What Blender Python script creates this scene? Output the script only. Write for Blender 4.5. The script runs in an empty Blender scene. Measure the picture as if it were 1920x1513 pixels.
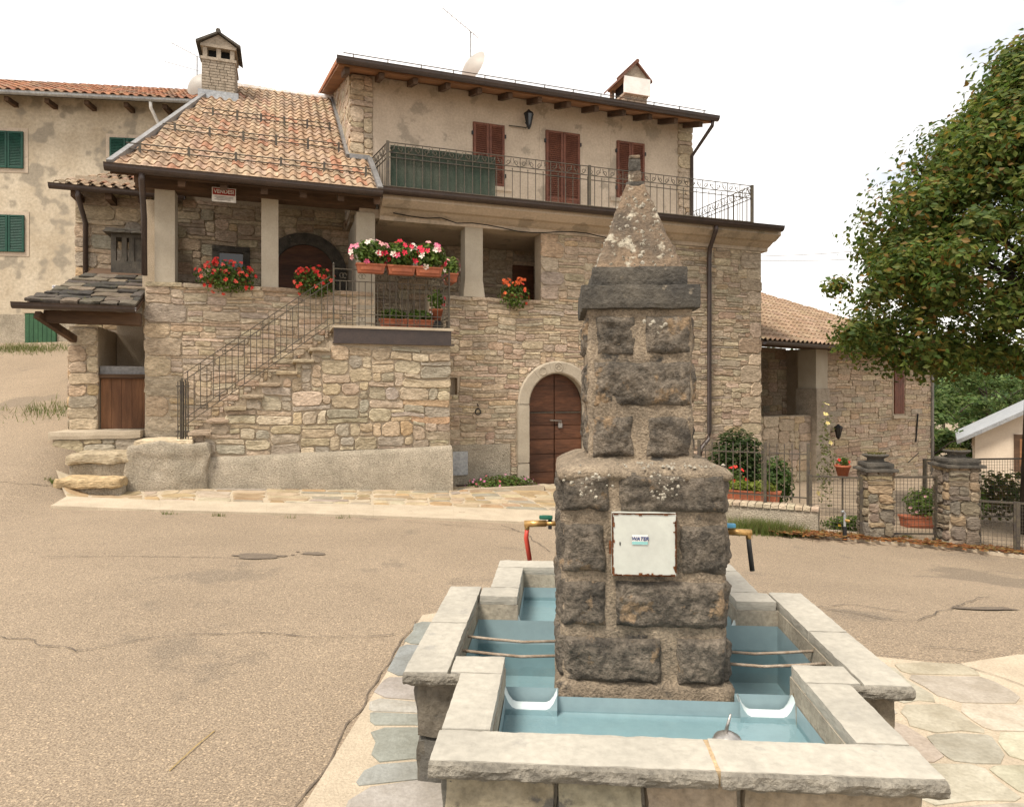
import bpy, math, random
from mathutils import Vector, Matrix, noise
R = random.Random(7)
rad = math.radians
S = bpy.context.scene
COL = S.collection
# ---------------------------------------------------------------- camera, world, sun, exposure
cam_d = bpy.data.cameras.new('camera'); cam = bpy.data.objects.new('camera', cam_d); COL.objects.link(cam)
cam.location = (0, 0, 1.8); cam.rotation_euler = (rad(90), 0, 0)
cam_d.sensor_width = 36; cam_d.lens = 23.44; cam_d.shift_y = -0.0112; cam_d.clip_start = .05; cam_d.clip_end = 2000
S.camera = cam
SUN_EL, SUN_AZ = rad(58), rad(220)          # azimuth clockwise from +Y: behind the camera, a little left
w = bpy.data.worlds.new('World'); S.world = w; w.use_nodes = True
nt = w.node_tree; nt.nodes.clear()
wo = nt.nodes.new('ShaderNodeOutputWorld'); bg = nt.nodes.new('ShaderNodeBackground')
sky = nt.nodes.new('ShaderNodeTexSky'); sky.sky_type = 'NISHITA'; sky.sun_disc = False
sky.sun_elevation = SUN_EL; sky.sun_rotation = SUN_AZ
tc = nt.nodes.new('ShaderNodeTexCoord'); mp = nt.nodes.new('ShaderNodeMapping'); mp.inputs['Scale'].default_value = (1, 1, 2.6)
ns = nt.nodes.new('ShaderNodeTexNoise'); ns.inputs['Scale'].default_value = 2.2; ns.inputs['Detail'].default_value = 6
rp = nt.nodes.new('ShaderNodeValToRGB')
rp.color_ramp.elements[0].position = .34; rp.color_ramp.elements[0].color = (.56, .58, .62, 1)
rp.color_ramp.elements[1].position = .50; rp.color_ramp.elements[1].color = (1.0, .95, .895, 1)
sm = nt.nodes.new('ShaderNodeMixRGB'); sm.blend_type = 'MULTIPLY'; sm.inputs[0].default_value = 1; sm.inputs[2].default_value = (.1, .1, .1, 1)
mx = nt.nodes.new('ShaderNodeMixRGB'); mx.inputs[0].default_value = .9
L = nt.links.new
L(tc.outputs['Generated'], mp.inputs[0]); L(mp.outputs[0], ns.inputs[0]); L(ns.outputs['Fac'], rp.inputs[0])
L(sky.outputs[0], sm.inputs[1]); L(sm.outputs[0], mx.inputs[1]); L(rp.outputs[0], mx.inputs[2])
L(mx.outputs[0], bg.inputs[0]); bg.inputs[1].default_value = .52; L(bg.outputs[0], wo.inputs[0])
sd = bpy.data.lights.new('sun', 'SUN'); sd.energy = 1.5; sd.angle = rad(16); sd.color = (1, .915, .80)
so = bpy.data.objects.new('sun', sd); COL.objects.link(so)
sdir = Vector((math.sin(SUN_AZ) * math.cos(SUN_EL), math.cos(SUN_AZ) * math.cos(SUN_EL), math.sin(SUN_EL)))
so.rotation_euler = (-sdir).to_track_quat('-Z', 'Y').to_euler(); so.location = (0, 0, 30)
vs = S.view_settings; vs.view_transform = 'Standard'; vs.look = 'None'; vs.gamma = 1; vs.use_curve_mapping = False; vs.exposure = 1.70

# ---------------------------------------------------------------- materials
MT = {}
def mat(name, a, b=None, scale=6., rough=.85, bump=.25, bscale=40., metal=0., attr=False, c=None, cpos=.62, cscale=None, stretch=None, spec=.3, bdist=.02, fine=.35):
    if name in MT: return MT[name]
    m = bpy.data.materials.new(name); m.use_nodes = True; t = m.node_tree; n = t.nodes; l = t.links.new
    p = n['Principled BSDF']; p.inputs['Roughness'].default_value = rough; p.inputs['Metallic'].default_value = metal
    p.inputs['Specular IOR Level'].default_value = spec
    co = n.new('ShaderNodeTexCoord'); src = co.outputs['Object']
    if stretch:
        q = n.new('ShaderNodeMapping'); q.inputs['Scale'].default_value = stretch; l(src, q.inputs[0]); src = q.outputs[0]
    def nz(sc, det=5):
        x = n.new('ShaderNodeTexNoise'); x.inputs['Scale'].default_value = sc; x.inputs['Detail'].default_value = det
        x.inputs['Roughness'].default_value = .62; l(src, x.inputs[0]); return x
    n1 = nz(scale); r1 = n.new('ShaderNodeValToRGB'); r1.color_ramp.elements[0].position = .36; r1.color_ramp.elements[1].position = .64
    l(n1.outputs['Fac'], r1.inputs[0])
    b = b or tuple(x * .75 for x in a)
    mixn = n.new('ShaderNodeMixRGB'); l(r1.outputs[0], mixn.inputs[0])
    if attr:
        at = n.new('ShaderNodeAttribute'); at.attribute_name = 'Col'
        k1 = n.new('ShaderNodeMixRGB'); k1.blend_type = 'MULTIPLY'; k1.inputs[0].default_value = 1; k1.inputs[2].default_value = (*a, 1); l(at.outputs['Color'], k1.inputs[1])
        k2 = n.new('ShaderNodeMixRGB'); k2.blend_type = 'MULTIPLY'; k2.inputs[0].default_value = 1; k2.inputs[2].default_value = (*b, 1); l(at.outputs['Color'], k2.inputs[1])
        l(k1.outputs[0], mixn.inputs[1]); l(k2.outputs[0], mixn.inputs[2])
    else:
        mixn.inputs[1].default_value = (*a, 1); mixn.inputs[2].default_value = (*b, 1)
    out = mixn.outputs[0]
    if c:
        n3 = nz(cscale or scale * 2.3, 7); r3 = n.new('ShaderNodeValToRGB'); r3.color_ramp.elements[0].position = cpos; r3.color_ramp.elements[1].position = cpos + .05
        l(n3.outputs['Fac'], r3.inputs[0]); mm = n.new('ShaderNodeMixRGB'); l(r3.outputs[0], mm.inputs[0]); l(out, mm.inputs[1]); mm.inputs[2].default_value = (*c, 1); out = mm.outputs[0]
    n2 = nz(bscale, 6)
    if fine:
        r2 = n.new('ShaderNodeMapRange'); r2.inputs[1].default_value = .25; r2.inputs[2].default_value = .75; r2.inputs[3].default_value = 1 - fine; r2.inputs[4].default_value = 1 + fine
        l(n2.outputs['Fac'], r2.inputs[0]); f = n.new('ShaderNodeMixRGB'); f.blend_type = 'MULTIPLY'; f.inputs[0].default_value = 1
        l(out, f.inputs[1]); l(r2.outputs[0], f.inputs[2]); out = f.outputs[0]
    l(out, p.inputs['Base Color'])
    if bump:
        bp = n.new('ShaderNodeBump'); bp.inputs['Strength'].default_value = bump; bp.inputs['Distance'].default_value = bdist
        l(n2.outputs['Fac'], bp.inputs['Height']); l(bp.outputs[0], p.inputs['Normal'])
    MT[name] = m; return m
W1 = (1, 1, 1); W8 = (.72, .70, .66)
mat('stone', (1.32, 1.29, 1.25), (.88, .85, .80), 7, .95, 1.0, 17, attr=True, stretch=(1, 1, 2.3), fine=.42, bdist=.035)
mat('mortar', (.42, .345, .255), (.35, .285, .205), 3, .95, .5, 60)
mat('roughcast', (.45, .385, .295), (.33, .285, .215), 2.2, .95, 1.0, 45, bdist=.05, fine=.5, c=(.2, .18, .14), cpos=.66, cscale=1.5)
mat('plaster', (.50, .41, .315), (.415, .338, .255), 1.3, .92, .2, 22, c=(.33, .275, .21), cpos=.57, cscale=1.6, fine=.16)
mat('pillar_plaster', (.42, .37, .29), (.37, .32, .245), 2.5, .92, .15, 40, fine=.12)
mat('old_plaster', (.50, .43, .325), (.40, .33, .235), .9, .95, .3, 12, c=(.29, .25, .19), cpos=.53, cscale=1.5, fine=.25)
mat('wood', (.20, .095, .045), (.10, .045, .022), 3, .7, .4, 20, stretch=(1, 1, .12), fine=.3)
mat('door_wood', (.125, .052, .026), (.055, .024, .013), 4, .6, .4, 25, stretch=(.2, 1, 1), fine=.35)
mat('timber', (.105, .062, .036), (.055, .033, .02), 3, .85, .5, 18, stretch=(.15, 1, 1))
mat('soffit', (.28, .14, .065), (.19, .09, .04), 3, .8, .3, 14, stretch=(.15, 1, 1))
mat('shutter_brown', (.165, .062, .036), (.11, .04, .024), 5, .6, .2, 30)
mat('shutter_green', (.010, .062, .040), (.008, .045, .03), 5, .55, .15, 30)
mat('green_door', (.035, .10, .045), (.025, .075, .035), 3, .6, .15, 30)
mat('brown_metal', (.052, .034, .027), (.035, .024, .02), 4, .45, .08, 30, spec=.5)
mat('iron', (.105, .088, .058), (.06, .05, .045), 12, .55, .2, 60, metal=.25)
mat('dark_iron', (.02, .02, .021), (.012, .012, .013), 9, .5, .2, 40)
mat('white_metal', (.75, .74, .70), (.66, .64, .6), 4, .5, .05, 20, fine=.08)
mat('grey_metal', (.23, .225, .22), (.17, .165, .16), 3, .5, .1, 20, metal=.2)
mat('galvanised', (.36, .37, .37), (.28, .29, .30), 3, .45, .05, 20, metal=.4)
mat('terracotta', (.36, .115, .055), (.26, .085, .045), 6, .8, .15, 40, fine=.15)
mat('roof_tile', W1, (.78, .72, .66), 7, .88, .3, 50, attr=True, c=(.22, .175, .125), cpos=.66, cscale=5)
mat('old_tile', (.42, .175, .08), (.26, .10, .05), 5, .9, .3, 30, c=(.13, .10, .07), cpos=.58, cscale=3)
mat('chimney_tile', (.17, .085, .055), (.10, .055, .04), 6, .9, .4, 30)
mat('slate', W1, W8, 6, .85, .6, 30, attr=True, c=(.10, .10, .035), cpos=.62)
mat('chimney_stone', (.34, .285, .22), (.24, .20, .15), 6, .9, .5, 30)
def asphalt():
    m = mat('asphalt', (.31, .244, .174), (.265, .208, .148), .45, .93, .9, 90, fine=.6, bdist=.014, c=(.225, .18, .132), cpos=.57, cscale=.55)
    t = m.node_tree; n = t.nodes; l = t.links.new; p = n['Principled BSDF']; src = p.inputs['Base Color'].links[0].from_socket
    co = n.new('ShaderNodeTexCoord')
    # pale and dark aggregate grains
    vo = n.new('ShaderNodeTexVoronoi'); vo.inputs['Scale'].default_value = 115; l(co.outputs['Object'], vo.inputs[0])
    cr_ = n.new('ShaderNodeValToRGB'); e = cr_.color_ramp.elements; e[0].position = .0; e[0].color = (.70, .68, .66, 1); e[1].position = .55; e[1].color = (1.0, 1.0, 1.0, 1); x = e.new(.9); x.color = (1.05, 1.04, 1.0, 1); x = e.new(.97); x.color = (1.5, 1.46, 1.4, 1)
    sp = n.new('ShaderNodeSeparateColor'); l(vo.outputs['Color'], sp.inputs[0]); l(sp.outputs[0], cr_.inputs[0])
    gm = n.new('ShaderNodeMixRGB'); gm.blend_type = 'MULTIPLY'; gm.inputs[0].default_value = 1; l(src, gm.inputs[1]); l(cr_.outputs[0], gm.inputs[2]); l(gm.outputs[0], p.inputs['Base Color'])
asphalt()
mat('cream_concrete', (.46, .385, .285), (.385, .32, .235), 3, .92, .5, 70, fine=.22, c=(.30, .24, .17), cpos=.66, cscale=5)
mat('grout', (.46, .385, .28), (.38, .31, .22), 3, .95, .5, 70)
mat('flag', W1, W8, 4, .85, .3, 45, attr=True, fine=.18)
mat('coping', (.395, .368, .31), (.32, .30, .255), 2.6, .8, .25, 26, stretch=(1, 1, 3), fine=.15, c=(.30, .285, .25), cpos=.6, cscale=4)
mat('basin_stone', W1, W8, 6, .9, .6, 30, attr=True, c=(.11, .10, .085), cpos=.60, cscale=5)
mat('basin_lining', (.38, .335, .26), (.27, .24, .19), 5, .9, .3, 40, c=(.20, .15, .09), cpos=.63)
mat('blue_paint', (.255, .345, .365), (.225, .31, .335), 2.5, .38, .06, 18, fine=.06, spec=.5)
def water():
    m = bpy.data.materials.new('water'); m.use_nodes = True; t = m.node_tree; n = t.nodes; l = t.links.new; n.remove(n['Principled BSDF'])
    tr = n.new('ShaderNodeBsdfTransparent'); tr.inputs[0].default_value = (.88, .95, .96, 1); gl = n.new('ShaderNodeBsdfGlossy'); gl.inputs['Roughness'].default_value = .04
    fr = n.new('ShaderNodeFresnel'); fr.inputs[0].default_value = 1.33; mxs = n.new('ShaderNodeMixShader'); co = n.new('ShaderNodeTexCoord'); nz = n.new('ShaderNodeTexNoise'); nz.inputs['Scale'].default_value = 14; bp = n.new('ShaderNodeBump'); bp.inputs['Strength'].default_value = .12; bp.inputs['Distance'].default_value = .02
    l(co.outputs['Object'], nz.inputs[0]); l(nz.outputs['Fac'], bp.inputs['Height']); l(bp.outputs[0], gl.inputs['Normal']); l(bp.outputs[0], fr.inputs['Normal']); l(fr.outputs[0], mxs.inputs[0]); l(tr.outputs[0], mxs.inputs[1]); l(gl.outputs[0], mxs.inputs[2]); l(mxs.outputs[0], n['Material Output'].inputs[0]); MT['water'] = m
water()
mat('white_paint', (.60, .66, .655), (.50, .58, .585), 5, .4, .1, 20, fine=.06)
mat('pillar_rock', (.19, .157, .12), (.066, .057, .046), 9, .92, 1.0, 48, bdist=.03, fine=.6, c=(.235, .165, .10), cpos=.585, cscale=5.5)
mat('pillar_mortar', (.34, .27, .192), (.20, .16, .115), 9, .95, 1.0, 75, bdist=.025, fine=.5, c=(.075, .066, .055), cpos=.585, cscale=3.4)
mat('cap_rock', (.105, .093, .075), (.05, .046, .04), 5, .92, .8, 45, bdist=.02, fine=.35, c=(.17, .145, .11), cpos=.62)
mat('spire_rock', (.21, .15, .098), (.10, .08, .06), 6, .92, .9, 55, bdist=.02, fine=.4, c=(.40, .36, .28), cpos=.575, cscale=7.5)
mat('lichen', (.40, .365, .295), (.27, .245, .20), 20, .95, .6, 80)
mat('panel_paint', (.50, .51, .455), (.45, .455, .41), 4, .5, .05, 30, fine=.06)
mat('rust', (.17, .062, .022), (.09, .035, .016), 30, .9, .4, 80)
mat('brass', (.55, .34, .13), (.42, .25, .09), 20, .35, .1, 60, metal=.7)
mat('red_rubber', (.55, .07, .045), None, 9, .5, 0, 20, fine=0)
mat('black_rubber', (.03, .03, .03), None, 9, .6, 0, 20, fine=0)
mat('blue_plastic', (.10, .33, .52), None, 9, .4, 0, 20, fine=0)
mat('green_plastic', (.02, .13, .085), None, 9, .4, 0, 20, fine=0)
mat('steel', (.42, .40, .37), (.3, .28, .26), 8, .3, .05, 30, metal=.8)
mat('red_print', (.30, .028, .02), None, 9, .5, 0, 20, fine=0)
mat('white_print', (.80, .78, .74), None, 9, .5, 0, 20, fine=0)
mat('grey_print', (.30, .28, .27), None, 9, .5, 0, 20, fine=0)
mat('blue_print', (.04, .06, .18), None, 9, .5, 0, 20, fine=0)
mat('aqua_print', (.25, .50, .48), None, 9, .5, 0, 20, fine=0)
mat('leaf', W1, (.75, .78, .7), 3, .6, 0, 20, attr=True, fine=0, spec=.35)
def translucent(name, f):
    m = MT[name]; t = m.node_tree; n = t.nodes; p = n['Principled BSDF']; tr = n.new('ShaderNodeBsdfTranslucent'); mxs = n.new('ShaderNodeMixShader'); mxs.inputs[0].default_value = f
    t.links.new(p.inputs['Base Color'].links[0].from_socket, tr.inputs[0]); t.links.new(p.outputs[0], mxs.inputs[1]); t.links.new(tr.outputs[0], mxs.inputs[2]); t.links.new(mxs.outputs[0], n['Material Output'].inputs[0])
translucent('leaf', .48)
mat('flower', W1, (.9, .88, .88), 9, .7, 0, 20, attr=True, fine=0)
mat('bark', (.06, .045, .032), (.03, .024, .018), 6, .95, 1, 20, stretch=(1, 1, .2))
mat('soil', (.075, .05, .032), (.05, .035, .024), 6, .95, .8, 40)
mat('net', (.028, .044, .03), (.055, .062, .045), 3, .85, .4, 90, fine=.5, stretch=(1, 1, .4))
mat('meadow', (.10, .145, .035), (.065, .105, .028), .25, .95, .4, 3, c=(.18, .18, .06), cpos=.6, cscale=.12)
mat('black', (.008, .007, .006), None, 5, .8, 0, 20, fine=0)
mat('glass', (.02, .022, .024), None, 5, .08, 0, 20, fine=0, spec=.6)
mat('pale_render', (.62, .53, .42), (.55, .46, .36), 1.5, .9, .1, 20, fine=.08)
mat('dish', (.36, .335, .30), (.31, .29, .26), 3, .5, 0, 20, fine=0)

# ---------------------------------------------------------------- mesh helpers
class MB:
    def __init__(s): s.v = []; s.f = []; s.c = []
    def add(s, vs, fs, col=(1, 1, 1)):
        o = len(s.v); s.v += [tuple(p) for p in vs]; s.f += [tuple(i + o for i in f) for f in fs]; s.c += [col] * len(vs); return s
    def box(s, x0, x1, y0, y1, z0, z1, col=(1, 1, 1)):
        return s.add([(x0, y0, z0), (x1, y0, z0), (x1, y1, z0), (x0, y1, z0), (x0, y0, z1), (x1, y0, z1), (x1, y1, z1), (x0, y1, z1)],
                     [(0, 3, 2, 1), (4, 5, 6, 7), (0, 1, 5, 4), (1, 2, 6, 5), (2, 3, 7, 6), (3, 0, 4, 7)], col)
    def hexa(s, p, col=(1, 1, 1)):            # 8 points, bottom ring then top ring
        return s.add(p, [(0, 3, 2, 1), (4, 5, 6, 7), (0, 1, 5, 4), (1, 2, 6, 5), (2, 3, 7, 6), (3, 0, 4, 7)], col)
    def bar(s, a, b, w, h=None, col=(1, 1, 1)):   # square bar between two points
        a = Vector(a); b = Vector(b); d = (b - a).normalized(); h = h or w
        up = Vector((0, 0, 1)) if abs(d.z) < .95 else Vector((0, 1, 0))
        x = d.cross(up).normalized() * w / 2; y = x.cross(d).normalized() * h / 2
        return s.hexa([a - x - y, a + x - y, a + x + y, a - x + y, b - x - y, b + x - y, b + x + y, b - x + y], col)
    def tube(s, pts, r, n=6, col=(1, 1, 1), r2=None):
        pts = [Vector(p) for p in pts]; N = len(pts); vs = []; fs = []
        up = Vector((.123, .31, .94)).normalized()
        for i, p in enumerate(pts):
            d = (pts[min(i + 1, N - 1)] - pts[max(i - 1, 0)]).normalized()
            x = d.cross(up)
            if x.length < .05: x = d.cross(Vector((1, 0, 0)))
            x.normalize(); y = d.cross(x); rr = r if r2 is None else r + (r2 - r) * i / (N - 1)
            vs += [p + (x * math.cos(2 * math.pi * k / n) + y * math.sin(2 * math.pi * k / n)) * rr for k in range(n)]
        for i in range(N - 1):
            for k in range(n):
                k2 = (k + 1) % n; fs.append((i * n + k, i * n + k2, (i + 1) * n + k2, (i + 1) * n + k))
        fs += [tuple(range(n))[::-1], tuple((N - 1) * n + k for k in range(n))]
        return s.add(vs, fs, col)
    def lathe(s, prof, c=(0, 0, 0), n=12, col=(1, 1, 1)):
        vs = []; fs = []
        for r, z in prof: vs += [(c[0] + r * math.cos(2 * math.pi * k / n), c[1] + r * math.sin(2 * math.pi * k / n), c[2] + z) for k in range(n)]
        for i in range(len(prof) - 1):
            for k in range(n):
                k2 = (k + 1) % n; fs.append((i * n + k, i * n + k2, (i + 1) * n + k2, (i + 1) * n + k))
        fs += [tuple(range(n))[::-1], tuple((len(prof) - 1) * n + k for k in range(n))]
        return s.add(vs, fs, col)
    def extrude_u(s, prof, u0, u1, col=(1, 1, 1)):     # closed (v,z) profile swept along u
        n = len(prof); vs = [(u0, v, z) for v, z in prof] + [(u1, v, z) for v, z in prof]
        fs = [(i, (i + 1) % n, n + (i + 1) % n, n + i) for i in range(n)] + [tuple(range(n))[::-1], tuple(range(n, 2 * n))]
        return s.add(vs, fs, col)
    def rbox(s, x0, x1, y0, y1, z0, z1, r=.02, res=.06, amp=.008, fr=6, seed=0, col=(1, 1, 1)):
        # rounded, roughened box
        lo = Vector((x0, y0, z0)); hi = Vector((x1, y1, z1)); il = lo + Vector((r, r, r)); ih = hi - Vector((r, r, r))
        for a in range(3):
            if il[a] > ih[a]: il[a] = ih[a] = (lo[a] + hi[a]) / 2
        sv = Vector((seed * 7.3, seed * 3.1, seed * 5.7))
        for ax in range(3):
            b, c = (ax + 1) % 3, (ax + 2) % 3
            nb = max(2, min(70, int((hi[b] - lo[b]) / res) + 1)); nc = max(2, min(70, int((hi[c] - lo[c]) / res) + 1))
            for side in (0, 1):
                vs = []
                for j in range(nc + 1):
                    for i in range(nb + 1):
                        p = Vector((0, 0, 0)); p[ax] = hi[ax] if side else lo[ax]
                        p[b] = lo[b] + (hi[b] - lo[b]) * i / nb; p[c] = lo[c] + (hi[c] - lo[c]) * j / nc
                        q = Vector((max(il[k], min(ih[k], p[k])) for k in range(3))); d = p - q
                        if d.length > 1e-6: p = q + d.normalized() * min(r, d.length) if d.length > r else p
                        if amp:
                            g = p * fr + sv
                            p = p + amp * (noise.noise_vector(g) + .5 * noise.noise_vector(g * 2.7))
                        vs.append(p)
                fs = []
                for j in range(nc):
                    for i in range(nb):
                        k = j * (nb + 1) + i; f = (k, k + 1, k + nb + 2, k + nb + 1); fs.append(f if side else f[::-1])
                s.add(vs, fs, col)
        return s
    def build(s, name, m, parent=None, smooth=False, kind=None, label=None):
        me = bpy.data.meshes.new(name); me.from_pydata(s.v, [], s.f)
        at = me.color_attributes.new('Col', 'FLOAT_COLOR', 'POINT')
        flat = []
        for c in s.c: flat += [c[0], c[1], c[2], 1]
        at.data.foreach_set('color', flat)
        if smooth: me.polygons.foreach_set('use_smooth', [True] * len(me.polygons))
        me.materials.append(MT[m] if isinstance(m, str) else m); me.update()
        o = bpy.data.objects.new(name, me); COL.objects.link(o)
        if parent: o.parent = parent
        if kind: o['kind'] = kind
        if label: o['label'] = label
        return o
def thing(name, label, cat, loc=(0, 0, 0), rz=0, group=None):
    o = bpy.data.objects.new(name, None); COL.objects.link(o); o.location = loc; o.rotation_euler = (0, 0, rz)
    o['label'] = label; o['category'] = cat; o.empty_display_size = .2
    if group: o['group'] = group
    return o
def tag(o, label, cat, group=None):
    o['label'] = label; o['category'] = cat
    if group: o['group'] = group
    return o
def rc(a, j=.12, r=R):
    k = 1 + r.uniform(-j, j); return tuple(max(0, x * k * (1 + r.uniform(-.04, .04))) for x in a)
def sstep(a, b, x):
    t = max(0, min(1, (x - a) / (b - a))); return t * t * (3 - 2 * t)

# ---------------------------------------------------------------- masonry
PAL = [((.40, .325, .235), 6), ((.355, .295, .22), 5), ((.40, .30, .19), 1.6), ((.30, .225, .16), 1.2), ((.45, .38, .285), 5), ((.29, .255, .21), 2), ((.35, .255, .18), 1.2)]
_mean = (.405, .325, .245)
PAL = [(tuple(.62 * a + .38 * b for a, b in zip(c, _mean)), w) for c, w in PAL]
def pick(pal, r=R):
    t = r.uniform(0, sum(w for _, w in pal))
    for c, w in pal:
        t -= w
        if t <= 0: return c
    return pal[-1][0]
def pack(x0, x1, z0, z1, dx, dz, hole, ws, hs, r, pre=()):
    # random rubble: rectangles that tile the area outside hole(x,z)
    nx = max(1, round((x1 - x0) / dx)); nz = max(1, round((z1 - z0) / dz)); dx = (x1 - x0) / nx; dz = (z1 - z0) / nz
    occ = [[bool(hole and hole(x0 + (i + .5) * dx, z0 + (j + .5) * dz)) for i in range(nx)] for j in range(nz)]
    out = []
    for (a, b, c, d) in pre:
        for j in range(nz):
            for i in range(nx):
                if a <= x0 + (i + .5) * dx <= b and c <= z0 + (j + .5) * dz <= d: occ[j][i] = True
        out.append((a, b, c, d))
    for j in range(nz):
        i = 0
        while i < nx:
            if occ[j][i]: i += 1; continue
            h = r.choice(hs); wd = r.choice(ws)
            if h == 1: wd = int(wd * 1.25) + 1
            k = 1
            while k < wd and i + k < nx and not occ[j][i + k]: k += 1
            if i + k < nx and not occ[j][i + k] and (i + k + 1 >= nx or occ[j][i + k + 1]): k += 1
            hh = 1
            while hh < h and j + hh < nz and all(not occ[j + hh][i + q] for q in range(k)): hh += 1
            for b in range(hh):
                for q in range(k): occ[j + b][i + q] = True
            out.append((x0 + i * dx, x0 + (i + k) * dx, z0 + j * dz, z0 + (j + hh) * dz)); i += k
    return out
def stone_geo(rect, proud, gap, r, warp=.03, wf=1.7, n=3, seed=0., cmax=.34):
    a, b, c, d = rect; a += gap; b -= gap; c += gap; d -= gap
    w, h = b - a, d - c; cx, cz = (a + b) / 2, (c + d) / 2
    pts = []
    for (sx, sz, q) in ((1, -1, 0), (1, 1, 1), (-1, 1, 2), (-1, -1, 3)):
        cut = min(w, h) * r.uniform(.25 * cmax, cmax)
        ex, ez = cx + sx * w / 2, cz + sz * h / 2
        p1 = (ex - sx * (cut if q % 2 else 0) * r.uniform(.7, 1.3), ez - sz * (0 if q % 2 else cut) * r.uniform(.7, 1.3))
        p2 = (ex - sx * (0 if q % 2 else cut) * r.uniform(.7, 1.3), ez - sz * (cut if q % 2 else 0) * r.uniform(.7, 1.3))
        tri = [p2, p1] if q % 2 == 0 else [p2, p1]
        if q == 0: tri = [(ex - sx * cut, ez), (ex, ez - sz * cut)]
        elif q == 1: tri = [(ex, ez - sz * cut), (ex - sx * cut, ez)]
        elif q == 2: tri = [(ex - sx * cut, ez), (ex, ez - sz * cut)]
        else: tri = [(ex, ez - sz * cut), (ex - sx * cut, ez)]
        pts += tri
    if n > 2:      # a jittered mid-point on the long edges
        np_ = []
        for i, p in enumerate(pts):
            np_.append(p); q = pts[(i + 1) % len(pts)]
            if math.hypot(q[0] - p[0], q[1] - p[1]) > .14: np_.append(((p[0] + q[0]) / 2 + r.uniform(-.02, .02), (p[1] + q[1]) / 2 + r.uniform(-.015, .015)))
        pts = np_
    P = []
    for x, z in pts:
        v = noise.noise_vector(Vector((x * wf, z * wf, seed))); v2 = noise.noise_vector(Vector((x * 6, z * 6, seed + 9)))
        P.append((x + warp * v.x + warp * .35 * v2.x, z + warp * v.y + warp * .35 * v2.y))
    cx = sum(p[0] for p in P) / len(P); cz = sum(p[1] for p in P) / len(P); N = len(P)
    ins = min(.011, min(w, h) * .11); vs = [(x, .03, z) for x, z in P]
    vs += [(x, -proud * r.uniform(.35, .75), z) for x, z in P]
    for x, z in P:
        dx, dz = x - cx, z - cz; L_ = math.hypot(dx, dz) or 1; k = 1 - ins * r.uniform(.8, 1.9) / L_
        vs.append((cx + dx * k, -proud * r.uniform(.75, 1.25), cz + dz * k))
    vs.append((cx + r.uniform(-.1, .1) * w, -proud * r.uniform(.8, 1.25), cz + r.uniform(-.1, .1) * h))
    fs = []
    for i in range(N):
        j = (i + 1) % N
        fs += [(i, j, N + j, N + i), (N + i, N + j, 2 * N + j, 2 * N + i), (2 * N + i, 2 * N + j, 3 * N)]
    return vs, fs, w * h
def masonry(parent, walls, seed, limit=300, name='stone', mname='stone', pal=PAL):
    # walls: list of dict(rect, grid, hole, map, ...). The largest become parts, the rest one stuff part.
    r = random.Random(seed); allst = []
    for wd in walls:
        for rc_ in pack(*wd['rect'], *wd['grid'], wd.get('hole'), wd.get('ws', (3, 4, 5, 6, 7, 8)), wd.get('hs', (1, 1, 2, 2, 3)), r, wd.get('pre', ())):
            if min(rc_[1] - rc_[0], rc_[3] - rc_[2]) < .03: continue
            vs, fs, ar = stone_geo(rc_, wd.get('proud', .022) * r.uniform(.6, 1.5), wd.get('gap', .006), r, wd.get('warp', .03), seed=seed, n=3 if wd.get('parts', True) else 2)
            f = wd['map']; col = rc(pick(wd.get('pal', pal), r), .14, r)
            allst.append((ar if wd.get('parts', True) else 0, [f(*p) for p in vs], fs, col))
    allst.sort(key=lambda t: -t[0]); rest = MB()
    for i, (ar, vs, fs, col) in enumerate(allst):
        if i < limit and ar > 0: MB().add(vs, fs, col).build(name, mname, parent)
        else: rest.add(vs, fs, col)
    if rest.v: rest.build('small_' + name + 's', mname, parent, kind='stuff')
    return len(allst)

# ---------------------------------------------------------------- ground
def gz(x, y):
    k = sstep(4.2, 9.5, y); z = (-.224 - .06 * max(-5.4, min(30, x))) * k
    rx = 1 - sstep(-7.6, -6.3, x + .12 * (y - 9))
    ry = max(0, y - 8.6); z += rx * (.28 * ry - .02 * min(ry, 1)) if y < 30 else rx * .28 * 21.4
    if x > 6: z -= .012 * max(0, y - 24) * sstep(6, 20, x)
    return z
def grid_axis(lo, hi, near0, near1, d, far):
    a = []; v = near0
    while v < near1: a.append(v); v += d
    a.append(near1); k = d
    while a[-1] < hi: k = min(far, k * 1.35); a.append(a[-1] + k)
    k = d; b = []; v = near0
    while v > lo: k = min(far, k * 1.35); v -= k; b.append(v)
    return b[::-1] + a
xs = grid_axis(-300, 300, -16, 16, .3, 25); ys = grid_axis(-60, 500, -3, 26, .3, 25)
g = MB(); nx = len(xs)
g.add([(x, y, gz(x, y) + (.008 * noise.noise(Vector((x * .9, y * .9, 0))) if 4.4 < y else 0)) for y in ys for x in xs],
      [(j * nx + i, j * nx + i + 1, (j + 1) * nx + i + 1, (j + 1) * nx + i) for j in range(len(ys) - 1) for i in range(nx - 1)])
road = g.build('road', 'asphalt', smooth=True); road['kind'] = 'structure'
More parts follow.
